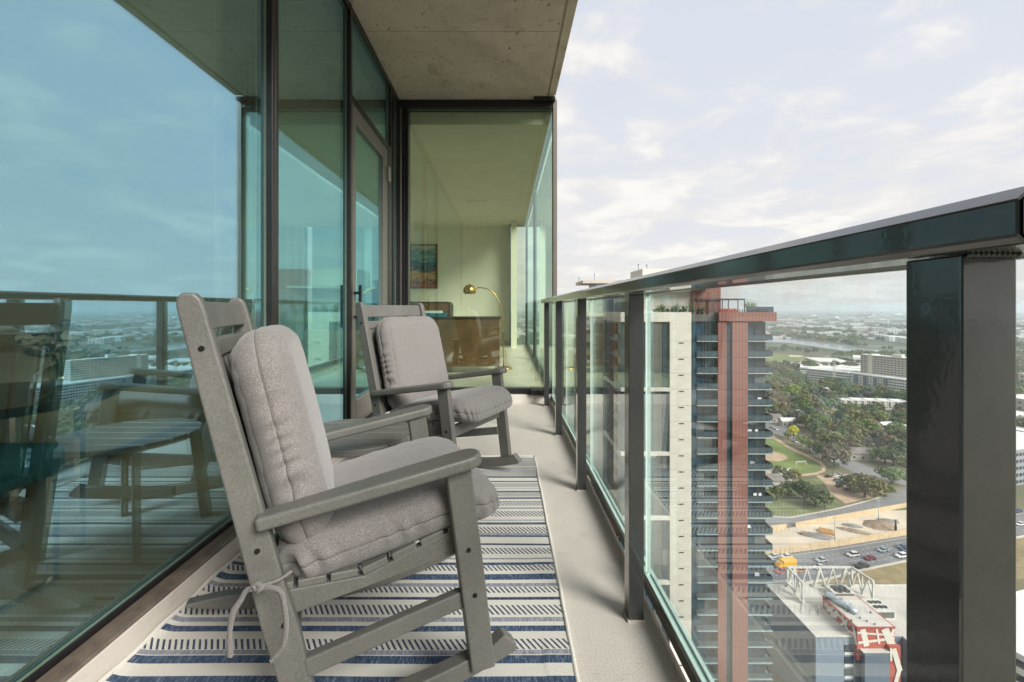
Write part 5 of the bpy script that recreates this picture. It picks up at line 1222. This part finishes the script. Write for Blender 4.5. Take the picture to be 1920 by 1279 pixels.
def car(px, py, kind, col, rz, label, group=None, z=0.12):
    p = gp(px, py); t = thing('car' if kind != 'truck' else 'box_truck', label, {'sedan': 'car', 'suv': 'car', 'pickup': 'pickup truck', 'truck': 'truck'}[kind], (p.x, p.y, GZ+0.09+z), rz, group); c = CP[kind]
    for nm in ('body', 'cabin', 'roof'):
        o = link(nm, c[nm], t); o.color = (*col, 1)
    for sx in (-1, 1):
        for sy in (-1, 1): link('wheel', c['wheel'], t, (sx*c['L']*0.31, sy*(c['W']/2-0.1), 0))
W_, SV, BL, RD, GY, BU, TN = (0.7, 0.7, 0.68), (0.42, 0.44, 0.45), (0.03, 0.03, 0.035), (0.20, 0.02, 0.025), (0.14, 0.15, 0.16), (0.05, 0.09, 0.16), (0.5, 0.44, 0.33)
fa = math.atan2((gp(1700, 1030)-gp(1443, 1075)).y, (gp(1700, 1030)-gp(1443, 1075)).x)
cars = [(1474, 1046, 'sedan', (0.60, 0.60, 0.56), 'white car furthest left beside the retaining wall'), (1450, 1046, 'sedan', (0.5, 0.5, 0.48), 'pale car half hidden behind the tower at the wall'), (1446, 1056, 'sedan', SV, 'silver car at the very edge of the tower'), (1473, 1063, 'truck', (0.72, 0.42, 0.04), 'yellow box truck on the freeway beside the tower'), (1464, 1074, 'sedan', (0.35, 0.05, 0.07), 'dark red car just below the yellow box truck'),
        (1540, 1053, 'sedan', SV, 'silver car above the white roof truss'), (1598, 1043, 'suv', (0.58, 0.56, 0.52), 'light silver sport utility car in the middle lanes'), (1631, 1049, 'sedan', (0.18, 0.035, 0.04), 'maroon car between the silver and the white cars'), (1655, 1034, 'sedan', (0.30, 0.36, 0.40), 'blue grey car in the upper right lanes'), (1616, 1064, 'pickup', BL, 'dark pickup truck by the near kerb'),
        (1690, 1045, 'suv', W_, 'white car near the rail post'), (1692, 1028, 'sedan', (0.12, 0.16, 0.22), 'dark blue car higher at the rail post'), (1700, 1034, 'sedan', (0.10, 0.13, 0.17), 'dark grey car half hidden by the rail post'), (1536, 1066, 'sedan', (0.5, 0.5, 0.48), 'pale car seen through the roof truss'), (1500, 1072, 'sedan', (0.45, 0.2, 0.1), 'rust coloured car seen through the left of the roof truss')]
for x, y, k, c_, lb in cars: car(x, y, k, c_, fa+math.pi+rnd.uniform(-0.04, 0.04), lb)
for k, (x, y) in enumerate([(1760, 1010), (1790, 1022), (1830, 985), (1875, 1000), (1907, 960), (1912, 985)]): car(x, y, 'sedan', [SV, W_, BL, RD, BU, W_][k], fa+math.pi, ['silver', 'white', 'black', 'red', 'blue', 'pale white'][k]+' car further along the freeway to the right')
ang = 0.2
pk = [(1553, 895, BL, 'black car parked alone at the lot entrance'), (1566, 894, W_, 'white car parked at the back of the lot'), (1577, 893, SV, 'silver car parked beside the white one at the back'), (1570, 902, GY, 'grey car in the second row of the parking lot'), (1576, 907, BL, 'black car in the middle of the parking lot'), (1573, 913, (0.10, 0.02, 0.03), 'dark maroon car behind the red car in the lot'), (1588, 919, (0.35, 0.02, 0.02), 'bright red car under the dome shaped oak'), (1580, 900, SV, 'silver car tucked beside the dome oak')]
for x, y, c_, lb in pk: car(x, y, 'sedan', c_, ang+rnd.uniform(-0.1, 0.1), lb, 'cars in the parking lot')
sa = math.atan2((gp(1600, 874)-gp(1545, 845)).y, (gp(1600, 874)-gp(1545, 845)).x)
for x, y, c_, lb in [(1549, 860, W_, 'white car parked along the track side of the street'), (1558, 865, W_, 'second white car parked on the street nearer the road'), (1556, 858, (0.2, 0.02, 0.03), 'dark red car beside the two white street cars'), (1448, 803, SV, 'silver car on the street at the tower edge'), (1455, 806, W_, 'white car on the street beside the tower edge'), (1491, 829, W_, 'white car half under the light green tree'), (1585, 870, GY, 'grey car across the street near the bare tree')]:
    car(x, y, 'sedan', c_, sa, lb)
XZ = 0.09

# ================================================================== RESIDENTIAL TOWER
tw = thing('apartment_tower', 'tall residential tower clad in red and cream panels with stacked balconies', 'tower')
SC = 9.9
def tx(px): return (px-948)/SC
YT = 86.16
X = {k: tx(k) for k in (1164, 1213, 1227, 1243, 1256, 1296, 1307, 1346, 1362, 1373, 1402, 1443, 1454)}
part('core', MB().box(22.2, X[1443]-0.15, YT+1.6, 113.5, GZ, -1.8), 'tower_glass_dark', tw)
ZK = [-5.43-3.05*k for k in range(24)]; zt = -1.72
cache = {}
def tpart(name, key, mk, m, loc):
    if name == 'window_pane' and rnd.random() < 0.15: m = rnd.choice(['blind', 'tower_glass_dark', 'tower_glass_pale']); key = (key, m)
    """floor-by-floor pieces share one mesh"""
    global XZ
    if key not in cache:
        z = XZ; XZ = 0; cache[key] = mk().mesh(name, m); XZ = z
    o = link(name, cache[key], tw, (loc[0], loc[1], loc[2]+XZ)); return o
def rail_mb(w, d=0.0):
    m = MB().box(0, w, 0, 0.06, 0.12, 1.02, 0); m.box(-0.02, w+0.02, -0.02, 0.08, 1.04, 1.09, 1); n = max(2, int(w/1.1))
    for k in range(n+1): m.box(w*k/n-0.03, w*k/n+0.03, -0.035, -0.002, 0, 1.04, 1)
    return m
part('parapet', MB().box(X[1164]-0.05, X[1296], YT-0.05, YT+1.6, -1.74, 0.06), 'white_siding', tw)
part('parapet', MB().box(X[1346], X[1454], YT-0.35, YT+1.6, -1.62, 0.06), 'red_cladding', tw)
part('parapet', MB().box(X[1296]+0.01, X[1346]-0.01, YT+0.9, YT+1.6, -1.7, -0.35), 'olive_panel', tw)
part('parapet', MB().box(X[1164]-0.05, X[1164]+0.35, YT+1.602, 101.5, -1.74, 0.06), 'white_siding', tw)
part('parapet', MB().box(18.6, X[1164]+0.30, 101.52, 113.5, -1.9, -0.3), 'white_siding', tw)
part('roof_deck', MB().box(22.2, X[1443]-0.2, YT+1.62, 113.4, -1.79, -0.55), 'roof_membrane', tw)
prev = zt
for k, z in enumerate(ZK):
    hh = prev-z; ztop = prev; first = (k == 0)
    kk = 'a' if first else 'b'
    band = (k % 4 == 3)
    zb = z
    # a) glazed corner bay: panes and olive panel between
    for (a_, b_, m, nm) in ((1164, 1185, 'tower_glass', 'window_pane'), (1186, 1212, 'tower_glass', 'window_pane'), (1213.4, 1226.6, 'tower_glass', 'window_pane'), (1227, 1243, 'olive_panel', 'panel'), (1243.4, 1255.6, 'tower_glass', 'window_pane')):
        tpart(nm, (a_, kk, band), lambda: MB().box(0, tx(b_)-tx(a_)-0.08, 0.5, 1.59, 0.08 if not band else 0.34, hh-0.04), m, (tx(a_)+0.04, YT, zb))
    if band: tpart('band', 'bandA', lambda: MB().box(0, X[1256]-X[1164], 0, 1.58, -0.36, 0.33), 'white_siding', (X[1164], YT, zb))
    else: tpart('spandrel', 'spA', lambda: MB().box(0, X[1256]-X[1164], 0.42, 1.585, -0.03, 0.07), 'dark_metal', (X[1164], YT, zb))
    # b) cream siding pier, one panel a floor with its little vent
    p = tpart('cream_panel', ('b', kk), lambda: MB().box(0, X[1296]-X[1256]-0.01, 0, 1.59, 0.04, hh), 'white_siding', (X[1256]+0.005, YT, zb))
    v = tpart('vent', 'vent', lambda: MB().box(0, 0.9, -0.12, -0.01, 0, 0.16), 'dark_metal', (X[1256]+1.7, YT, zb-0.4))
    # c) glass strip and recessed balcony
    tpart('window_pane', ('c1', kk), lambda: MB().box(0, X[1307]-X[1296]-0.1, 0.35, 1.59, 0.06, hh-0.02), 'tower_glass', (X[1296]+0.05, YT, zb))
    tpart('window_pane', ('c2', kk), lambda: MB().box(0, (X[1346]-X[1307])*0.5-0.06, 1.35, 1.59, 0.1, hh-0.1), 'tower_glass', (X[1307], YT, zb))
    tpart('window_pane', ('c3', kk), lambda: MB().box(0, (X[1346]-X[1307])*0.5-0.06, 1.35, 1.59, 0.1, hh-0.1), 'tower_glass_dark', (X[1307]+(X[1346]-X[1307])*0.5+0.05, YT, zb))
    tpart('balcony_slab', 'cs', lambda: MB().box(0, X[1346]-X[1307]-0.02, -0.05, 1.34, -0.09, 0.07), 'slab_edge', (X[1307]+0.01, YT, zb))
    if not first or True: tpart('balcony_rail', 'cr', lambda: rail_mb(X[1346]-X[1307]-0.08), ['balcony_glass', 'dark_metal'], (X[1307]+0.04, YT+0.02, zb+0.115))
    # d/f) red piers, e) slot window
    tpart('red_panel', ('d', kk), lambda: MB().box(0, X[1362]-X[1346], 0, 1.59, 0.05, hh), 'red_cladding', (X[1346], YT, zb))
    tpart('red_panel', ('f', kk), lambda: MB().box(0, X[1402]-X[1373], 0, 1.59, 0.05, hh), 'red_cladding', (X[1373], YT, zb))
    tpart('window_pane', ('e', kk), lambda: MB().box(0.03, X[1373]-X[1362]-0.03, 0.5, 1.59, 0.04, hh-0.02), 'tower_glass', (X[1362], YT, zb))
    # g) corner balcony
    tpart('window_pane', ('g', kk), lambda: MB().box(0, (X[1443]-X[1402])*0.45, 1.2, 1.59, 0.1, hh-0.12), 'tower_glass', (X[1402]+0.02, YT, zb))
    tpart('window_pane', ('g2', kk), lambda: MB().box(0, (X[1443]-X[1402])*0.5, 1.2, 1.59, 0.1, hh-0.12), 'tower_glass_dark', (X[1402]+(X[1443]-X[1402])*0.47, YT, zb))
    tpart('balcony_slab', 'gs', lambda: MB().box(0, X[1443]-X[1402]+0.55, -0.05, 1.19, -0.09, 0.07).box(X[1443]-X[1402]+0.0, X[1443]-X[1402]+0.55, 1.191, 6, -0.09, 0.07), 'slab_edge', (X[1402]+0.01, YT, zb))
    tpart('balcony_rail', 'gr', lambda: rail_mb(X[1443]-X[1402]+0.48), ['balcony_glass', 'dark_metal'], (X[1402]+0.04, YT+0.02, zb+0.125))
    tpart('balcony_rail', 'gr2', lambda: MB().box(0, 0.05, 0, 5.6, 0.1, 1.0, 0).box(-0.03, 0.08, -0.02, 5.6, 1.02, 1.1, 1), ['balcony_glass', 'dark_metal'], (X[1443]+0.48, YT+0.2, zb+0.125))
    # left side wall of the tower
    xs = X[1164]
    if band: tpart('band', 'bandS', lambda: MB().box(0, 0.38, 1.582, 15.3, -0.36, 0.33), 'white_siding', (xs, YT, zb))
    tpart('balcony_slab', 'ss', lambda: MB().box(-0.35, 0.36, 1.2, 4.6, -0.12, 0.12), 'slab_edge', (xs, YT, zb-0.001 if not band else zb-0.5))
    tpart('balcony_rail', 'sr', lambda: MB().box(0, 0.05, 0, 3.3, 0.1, 1.0, 0).box(-0.03, 0.08, -0.02, 3.32, 1.02, 1.1, 1), ['balcony_glass', 'dark_metal'], (xs-0.33, YT+1.25, zb+0.14))
    tpart('red_panel', ('s', kk), lambda: MB().box(0.12, 0.39, 4.65, 10.2, 0.36, hh-0.38), 'red_cladding_side', (xs, YT, zb))
    tpart('window_pane', ('s', kk), lambda: MB().box(0.2, 0.39, 10.25, 12.7, 0.36, hh-0.38), 'tower_glass', (xs, YT, zb))
    tpart('cream_panel', ('s', kk), lambda: MB().box(0.0, 0.39, 12.75, 15.3, 0.04, hh), 'white_siding', (xs, YT, zb))
    tpart('window_bay', ('sb', kk), lambda: MB().box(-1.6, 0.39, 19.0, 22.0, 0.45, min(hh, 3.05)-0.3), 'balcony_glass', (xs, YT, zb))
    tpart('window_pane', ('sc', kk), lambda: MB().box(0.1, 0.39, 15.4, 18.9, 0.1, hh-0.1), 'tower_glass', (xs, YT, zb))
    tpart('balcony_slab', 'sd', lambda: MB().box(-2.8, 0.35, 22.1, 26.5, -0.15, 0.15), 'slab_edge', (xs, YT, zb))
    tpart('balcony_rail', 'se', lambda: MB().box(-2.8, -2.74, 22.1, 26.5, 0.2, 1.2, 0).box(-2.8, -0.2, 22.05, 22.1, 0.2, 1.2, 0), ['balcony_glass'], (xs, YT, zb))
    prev = z
# patio furniture on the corner balconies
XZ = 0
chair_me = MB().box(-0.3, 0.3, -0.3, 0.3, 0.30, 0.42).box(-0.3, 0.3, 0.24, 0.32, 0.42, 0.95).box(-0.3, -0.24, -0.28, 0.24, 0, 0.6).box(0.24, 0.3, -0.28, 0.24, 0, 0.6)
seat_part = MB().box(-0.3, 0.3, -0.3, 0.3, 0.30, 0.42).mesh('seat', 'white_stucco'); back_part = MB().box(-0.3, 0.3, 0.24, 0.32, 0.421, 0.95).mesh('backrest', 'white_stucco'); arm_part = MB().box(-0.03, 0.03, -0.28, 0.235, 0, 0.6).mesh('armrest', 'white_stucco')
for k, (fl, xx) in enumerate([(6, 0.9), (6, 2.3), (8, 1.2), (10, 2.0), (10, 3.0), (12, 0.8), (15, 2.2), (4, 2.8)]):
    t = thing('patio_chair', NTH[k]+' white patio chair counted down the corner balconies of the tower', 'chair', (X[1402]+xx, YT+0.7, ZK[fl]+0.22), rnd.uniform(-0.6, 0.6), 'white patio chairs on the tower balconies')
    link('seat', seat_part, t); link('backrest', back_part, t); link('armrest', arm_part, t, (-0.33, 0, 0)); link('armrest', arm_part, t, (0.33, 0, 0)); t.scale = (1.25, 1.25, 1.25)
XZ = 0.09
# roof terrace: penthouses, canopy, pergola, planting, stanchions
def q(px, s): return (px-948)/s
part('penthouse', MB().box(27.7, 37.4, 92, 101, -0.55, 8.8), 'cream_stucco', tw)
part('penthouse', MB().box(37.42, 43.3, 91.6, 101, -0.55, 8.7), 'red_cladding', tw)
part('penthouse_window', MB().box(25.6, 27.68, 92.5, 100, -0.55, 5.0), 'balcony_glass', tw)
part('canopy', MB().box(29.5, 40.6, 89.0, 91.58, 4.75, 5.2), 'beige_stucco', tw)
for zz in (1.2, 3.0): part('wall_joint', MB().box(28.2, 37.0, 91.93, 91.99, zz, zz+0.08), 'beige_stucco', tw)
part('penthouse', MB().box(20.5, 27.2, 103, 112, -0.55, 6.4), 'blue_metal_light', tw)
part('roof_slab', MB().box(17.4, 27.5, 102.4, 113, 6.42, 7.1), 'beige_stucco', tw)
part('terrace_box', MB().box(q(1131, 8), q(1144, 8), 106, 108, -0.5, 1.9), 'orange_equipment', tw)
for (px, s, z0, z1) in ((1115, 7.6, 7.1, 9.1), (1086, 7.6, 7.1, 8.2), (1198, 9.0, 8.8, 9.8), (1214, 9.0, 8.8, 9.7)):
    part('lightning_rod', MB().tube([(q(px, s), 853/s+0.5, z0), (q(px, s), 853/s+0.5, z1)], 0.05, 6).tube([(q(px, s), 853/s+0.5, z1-0.02), (q(px, s), 853/s+0.5, z1+0.2)], 0.13, 6), 'dark_metal', tw)
pg = MB(); x0, x1, y0, y1 = q(1309, 9.6), q(1396, 9.6), 88.9, 91.4
for xx in (x0, x0+3, x0+5.9, x1): 
    for yy in (y0, y1): pg.beam((xx, yy, -0.5), (xx, yy, 2.5), 0.14, 0.14, 0, (0, 1, 0))
for yy in (y0, y1): pg.beam((x0, yy, 2.5), (x1, yy, 2.5), 0.18, 0.22)
for k in range(14): pg.beam((x0+(x1-x0)*k/13, y0, 2.65), (x0+(x1-x0)*k/13, y1, 2.65), 0.08, 0.12)
part('pergola', pg, 'dark_metal', tw)
part('terrace_wall', MB().box(q(1350, 9.6), q(1381, 9.6), 88.7, 88.85, -0.5, 0.75), 'mural_red', tw)
rp = MB()
for k in range(46):
    xx = X[1227]+(X[1443]-X[1227])*k/45; rp.beam((xx, YT+0.6, 0.062), (xx, YT+0.6, 0.062+rnd.choice([0.35, 0.5, 0.6])), 0.13, 0.13, 0, (0, 1, 0))
part('stanchion', rp, 'dark_metal', tw, stuff=True)
part('terrace_screen', MB().box(q(1395, 9.7), q(1446, 9.7), YT+1.0, YT+1.05, 0.062, 1.1), 'balcony_glass', tw)
# planters as their own things
XZ = 0
pl_me = []
for k in range(3):
    r = random.Random(k+60); m = MB()
    for j in range(40):
        a = r.uniform(0, 6.28); e = r.uniform(0.1, 1.1); L_ = r.uniform(0.6, 1.7)*(1+0.4*k); d = Vector((math.cos(a)*math.sin(e), math.sin(a)*math.sin(e), math.cos(e))); s_ = d.cross(Vector((0, 0, 1))).normalized()*0.07
        p1 = d*L_*0.6; p2 = d*L_-Vector((0, 0, L_*0.18)); m.add([-s_*0.5, s_*0.5, p1+s_, p1-s_, p2], [(0, 1, 2, 3), (3, 2, 4)])
    pl_me.append(m.mesh('fronds', 'stem_green'))
pot = MB().lathe([(0.0, 0), (0.3, 0), (0.38, 0.5), (0.3, 0.5), (0.0, 0.42)], n=12).mesh('pot', 'dark_metal')
for k, px in enumerate([1236, 1243, 1251, 1259, 1268, 1275, 1283, 1290, 1305, 1318, 1326]):
    t = thing('potted_plant', ['leftmost', 'second', 'third', 'fourth', 'fifth', 'sixth', 'seventh', 'eighth', 'ninth', 'tenth', 'last'][k]+' spiky potted plant from the left on the tower roof terrace', 'plant', (tx(px), YT+2.2, -0.44), rnd.uniform(0, 6), 'potted plants on the tower terrace')
    link('fronds', pl_me[k % 3], t, (0, 0, 0.4)); link('pot', pot, t)
t = thing('terrace_tree', 'small spreading tree on the tower roof right of the pergola', 'tree', (q(1408, 9.7), 88.3, -0.46)); m = MB().tube([(0, 0, 0), (0, 0, 1.3)], [0.1, 0.07], 6)
r = random.Random(3); lv = MB()
for j in range(14):
    a = r.uniform(0, 6.28); e = Vector((math.cos(a)*r.uniform(0.6, 2.0), math.sin(a)*1.2, r.uniform(1.6, 2.9))); m.tube([(0, 0, 1.2), tuple(e*0.6+Vector((0, 0, 0.5))), tuple(e)], [0.05, 0.03, 0.015], 4)
    for i in range(18): p = e*r.uniform(0.5, 1.0)+Vector((r.gauss(0, .2), r.gauss(0, .2), 0.3+r.gauss(0, .15))); lv.add([p, p+Vector((0.16, 0.02, 0.03)), p+Vector((0.13, 0.03, 0.13)), p+Vector((0, 0.02, 0.09))], [(0, 1, 2, 3)])
part('trunk', m, 'bark', t); c = part('crown', lv, 'leaves', t); c.color = (0.16, 0.17, 0.07, 1)
XZ = 0.09

# ================================================================== BUILDING WITH THE RED AND WHITE MURAL
mb_ = thing('mural_building', 'white roofed building with blue grey walls and a red and white painted rooftop block', 'building')
ZR = -82.3
part('wall', MB().box(78.3, 128, 115, 136, GZ, ZR), 'blue_metal', mb_)
part('wall_panel', MB().box(78.32, 88.3, 114.88, 114.998, GZ, ZR-0.4), 'blue_metal_light', mb_)
part('side_cladding', MB().box(78.15, 78.298, 115, 136, GZ, ZR-0.4), 'grey_siding', mb_)
part('wall', MB().box(100.2, 128, 112.2, 114.87, GZ, ZR), 'blue_metal_light', mb_)
part('roof', MB().box(78.5, 127.8, 115.2, 135.8, ZR+0.002, ZR+0.12).box(100.4, 127.8, 112.4, 115.19, ZR+0.002, ZR+0.12), 'roof_membrane', mb_)
pp = MB(); pp.box(78.2, 88.9, 114.9, 115.19, ZR+0.002, ZR+0.35); pp.box(78.2, 78.49, 115.2, 136, ZR+0.002, ZR+0.35); pp.box(78.5, 128, 135.81, 136.1, ZR+0.002, ZR+0.5)
part('parapet', pp, 'steel_white', mb_)
for k in range(7):
    z = ZR-3.6-3.0*k
    part('window', MB().box(85.5, 87.7, 114.72, 114.87, z, z+1.8), 'dark_window', mb_); part('sill_panel', MB().box(85.5, 87.7, 114.76, 114.872, z-0.75, z-0.05), 'white_stucco', mb_)
    for xx in (100.9, 104.6, 108.3): part('window', MB().box(xx, xx+1.7, 112.05, 112.19, z+0.3, z+2.1), 'dark_window', mb_); part('sill_panel', MB().box(xx, xx+1.7, 112.1, 112.192, z-0.6, z+0.2), 'white_stucco', mb_)
part('rooftop_block', MB().box(87.8, 97.2, 113.7, 126, -87.2, -79.05), 'mural_red', mb_)
part('block_rim', MB().box(87.6, 97.4, 113.5, 126.2, -79.04, -78.9), 'mural_red', mb_)
part('block_roof', MB().box(88.0, 97.0, 113.9, 125.8, -78.898, -78.85), 'roof_membrane', mb_)
part('wall', MB().box(88.9, 95.0, 112.6, 113.69, GZ, -84.5), 'blue_metal', mb_); part('ledge', MB().box(88.4, 95.1, 112.5, 113.68, -84.48, -84.2), 'steel_white', mb_)
part('mural_pier', MB().box(95.1, 97.9, 112.8, 113.68, GZ, -83.0), 'mural_red', mb_)
# painted white bars: left flank (x = 87.8) and front (y = 113.7)
bar_n = [0]
def bar_side(p, q_, w):
    bar_n[0] += 1; xx = 87.76-0.02*bar_n[0]; part('mural_bar', MB().beam((xx, p[0], p[1]), (xx, q_[0], q_[1]), w, 0.05, 0, (1, 0, 0)), 'mural_white', mb_)
def bar_front(p, q_, w, y=113.66):
    bar_n[0] += 1; y -= 0.02*(bar_n[0] % 9); part('mural_bar', MB().beam((p[0], y, p[1]), (q_[0], y, q_[1]), w, 0.05, 0, (0, 1, 0)), 'mural_white', mb_)
for p, q_, w in (((124.5, -82), (121.8, -79.4), 0.8), ((122.5, -82.2), (120, -79.4), 1.2), ((125, -80.3), (120.5, -81.3), 0.9), ((119, -82.2), (116.8, -79.3), 0.6), ((118.6, -79.3), (116.2, -82.2), 0.6), ((121, -79.6), (117, -80.6), 0.5), ((114.6, -79.3), (114.0, -83.5), 0.8), ((118, -81.9), (113.9, -81.2), 0.6)): bar_side(p, q_, w)
for p, q_, w in (((89.2, -79.4), (90.2, -83.6), 1.4), ((87.9, -80.3), (97.1, -80.9), 0.45), ((88.0, -82.8), (97.1, -81.6), 0.6), ((92.6, -79.3), (93.3, -83.0), 0.5), ((94.6, -79.2), (97.0, -84.5), 1.9), ((96.8, -79.3), (95.6, -84.0), 0.7)): bar_front(p, q_, w)
for p, q_, w in (((96.0, -83.5), (97.6, -89.0), 1.3), ((97.4, -88.8), (95.6, -95.0), 1.0), ((95.3, -83.3), (95.4, -86.5), 0.5)): bar_front(p, q_, w, 112.74)
# rooftop truss, duct, plant
tr_ = thing('roof_truss', 'white steel truss frame standing on three sides of the flat white roof', 'steel truss')
def tb_(p, q_, w=0.42, name='brace'): part(name, MB().beam(p, q_, w, w*0.9), 'steel_white', tr_)
TZ, BZ = -76.3, ZR+0.13
RL, RRt, FL, FR = (83.9, 136.0-0.6), (103, 135.4), (83.3, 127.5), (103.8, 128.5)
for a, b in ((RL, RRt), (RL, FL), (RRt, FR)): tb_((*a, TZ), (*b, TZ), 0.5, 'top_chord')
for a in (RL, RRt, FL, FR): tb_((*a, BZ), (*a, TZ), 0.5, 'column')
n = 5
for k in range(n):
    xa = RL[0]+(RRt[0]-RL[0])*k/n; xb = RL[0]+(RRt[0]-RL[0])*(k+1)/n; xm = (xa+xb)/2
    tb_((xa+0.2, 135.4, BZ), (xm, 135.4, TZ-0.2), 0.36 if k % 2 else 0.7); tb_((xm, 135.4, TZ-0.2), (xb-0.1, 135.4, BZ), 0.32 if k % 2 else 0.5)
for (a, b) in ((RL, FL), (RRt, FR)):
    for k in range(2):
        p = Vector((*a, 0)).lerp(Vector((*b, 0)), k/2); q_ = Vector((*a, 0)).lerp(Vector((*b, 0)), (k+1)/2); mdl = (p+q_)/2
        tb_((p.x, p.y, BZ), (mdl.x, mdl.y, TZ-0.2), 0.34); tb_((mdl.x, mdl.y, TZ-0.2), (q_.x, q_.y, BZ), 0.34)
        tb_((q_.x, q_.y, BZ), (q_.x, q_.y, TZ), 0.3, 'post') if k == 0 else None
tb_((FL[0], FL[1], TZ), (88.2, 126.4, -79.0), 0.22); tb_((FL[0], FL[1], BZ+0.1), (FL[0], RL[1], BZ+2.2), 0.4, 'girt')
def hvac(x0, x1, y0, y1, z0, z1, nx, ny, label):
    t = thing('air_handler', label, 'air unit', ((x0+x1)/2, (y0+y1)/2, z0+XZ)); z = globals()['XZ']; globals()['XZ'] = 0
    w, d, h = (x1-x0)/2, (y1-y0)/2, z1-z0
    part('cabinet', MB().box(-w, w, -d, d, 0, h), 'steel_white', t); part('grille', MB().box(-w*0.9, w*0.9, -d-0.05, -d-0.002, h*0.3, h*0.9), 'olive_panel', t)
    for i in range(nx):
        for j in range(ny):
            cx, cy_ = -w*0.72+1.44*w*(i+0.5)/nx, -d*0.72+1.44*d*(j+0.5)/ny
            part('fan', MB().lathe([(0, 0.02), (w*0.62/nx, 0.02), (w*0.66/nx, 0.16), (w*0.74/nx, 0.16), (w*0.74/nx, 0)], (cx, cy_, h), 14), 'dark_metal', t)
    globals()['XZ'] = z
hvac(93.5, 99.5, 129.5, 133.0, ZR+0.13, ZR+2.0, 2, 2, 'white rooftop air unit inside the truss frame')
hvac(98.4, 103.4, 120.8, 126.3, ZR+0.13, ZR+2.6, 3, 2, 'white rooftop air unit right of the red rimmed block')
dc = thing('roof_duct', 'fat silver duct bending along the red rimmed rooftop block', 'duct')
part('pipe', MB().tube([(88.3, 125.5, -78.2), (88.7, 124.8, -78.0), (89.2, 122.5, -78.0), (90.6, 119.8, -78.1), (91.2, 118.2, -78.5)], 0.75, 14), 'duct_metal', dc, smooth=True)
for yy in (125.0, 122.6, 120.4): part('collar', MB().box(88.4+(125-yy)*0.35, 90.0+(125-yy)*0.35, yy-0.08, yy+0.08, -78.84, -77.22), 'duct_metal', dc)
for k, (px_, py_) in enumerate([(1565, 1146), (1575, 1150), (1588, 1148), (1600, 1152), (1596, 1165), (1612, 1160), (1625, 1166), (1632, 1150), (1640, 1172)]):
    s_ = (py_-577)/(0.93+78.85); x_, y_2 = (px_-948)/s_, 853/s_
    t = thing('roof_vent', NTH[k]+' dark vent cap from the left on the white roof of the red rimmed block', 'vent', (x_, y_2, -78.85+XZ), 0, 'vent caps on the red rimmed block'); XZ = 0
    part('cap', MB().lathe([(0, 0.45), (0.22, 0.4), (0.22, 0.3), (0.12, 0.3), (0.12, 0)], n=8), 'dark_metal', t); XZ = 0.09
pipes = thing('roof_pipes', 'cluster of small pipes and valves on the left of the white roof', 'pipes')
for k in range(7):
    x_, y_2 = 80.5+k*0.75, 124+math.sin(k*2.1)*1.4
    part('pipe', MB().tube([(x_, y_2, ZR+0.1), (x_, y_2, ZR+0.8+0.5*(k % 3)), (x_+0.5, y_2+0.2, ZR+0.8+0.5*(k % 3))], 0.1, 6), 'dark_metal' if k % 2 else 'duct_metal', pipes)

# white office block further right, seen past the near post and in the glass
block('office_building', 'white office block past the near rail post at the bottom right', 'office building', (118, 96), (175, 112), 22, 26, 'white_stucco', cols=16, rows=8, ww=2.4, wh=1.6)
block('office_building', 'grey office block beyond the freeway to the right of the near rail post', 'office building', (300, 268), (360, 286), 30, 20, 'grey_siding', cols=18, rows=5, ww=2.4, wh=1.8)
for k, (x, y, w, d, h) in enumerate([(360, 330, 40, 25, 12), (440, 350, 50, 30, 14), (500, 430, 60, 30, 16), (600, 470, 60, 30, 12), (450, 390, 30, 25, 9), (680, 560, 70, 40, 18)]):
    block('warehouse', ['cream', 'white', 'beige', 'long white', 'small cream', 'large white'][k]+' flat roofed hall east of the freeway', 'building', (x, y), (x+w, y+8), d, h, ['cream_stucco', 'white_stucco', 'beige_stucco'][k % 3], cols=10, rows=3, ww=2.4, wh=1.6)
# neighbouring towers seen through the living room
nt_ = thing('glass_tower', 'dark blue glass tower seen through the living room windows', 'tower', (-33.5, 108, 0)); XZ = 0
part('curtain_wall', MB().box(-9, 9, -8, 8, GZ, 62), 'tower_glass', nt_)
fb_ = MB()
for k in range(36): fb_.box(-9.1, 9.1, -8.12, -8.002, -50+3.1*k, -49.75+3.1*k)
part('floor_band', fb_, 'dark_metal', nt_, stuff=True)
nt2 = thing('white_tower', 'white apartment tower with square windows seen through the balcony door', 'tower', (-36, 140, 0))
part('wall', MB().box(-6, 6, -6, 6, GZ, 48), 'white_stucco', nt2); g = MB(); win_grid(g, (-6, -6, -40), (1, 0, 0), 4, 26, 1.5, 1.6, 3, 3.2, 0); part('window', g, 'dark_window', nt2, stuff=True)
XZ = 0.09

# ================================================================== AIR
hz_m = bpy.data.materials.new('haze'); hz_m.use_nodes = True; N = hz_m.node_tree.nodes; L = hz_m.node_tree.links; N.remove(N['Principled BSDF'])
pv = N.new('ShaderNodeVolumePrincipled'); pv.inputs['Color'].default_value = (0.86, 0.93, 1.0, 1); pv.inputs['Density'].default_value = 0.00013; pv.inputs['Anisotropy'].default_value = 0.2
L.new(pv.outputs[0], N['Material Output'].inputs['Volume']); MATS['haze'] = hz_m
XZ = 0
o = link('haze', MB().box(-9010, 12010, -6010, 14010, GZ-1.6, 64).mesh('haze', 'haze')); o['kind'] = 'stuff'
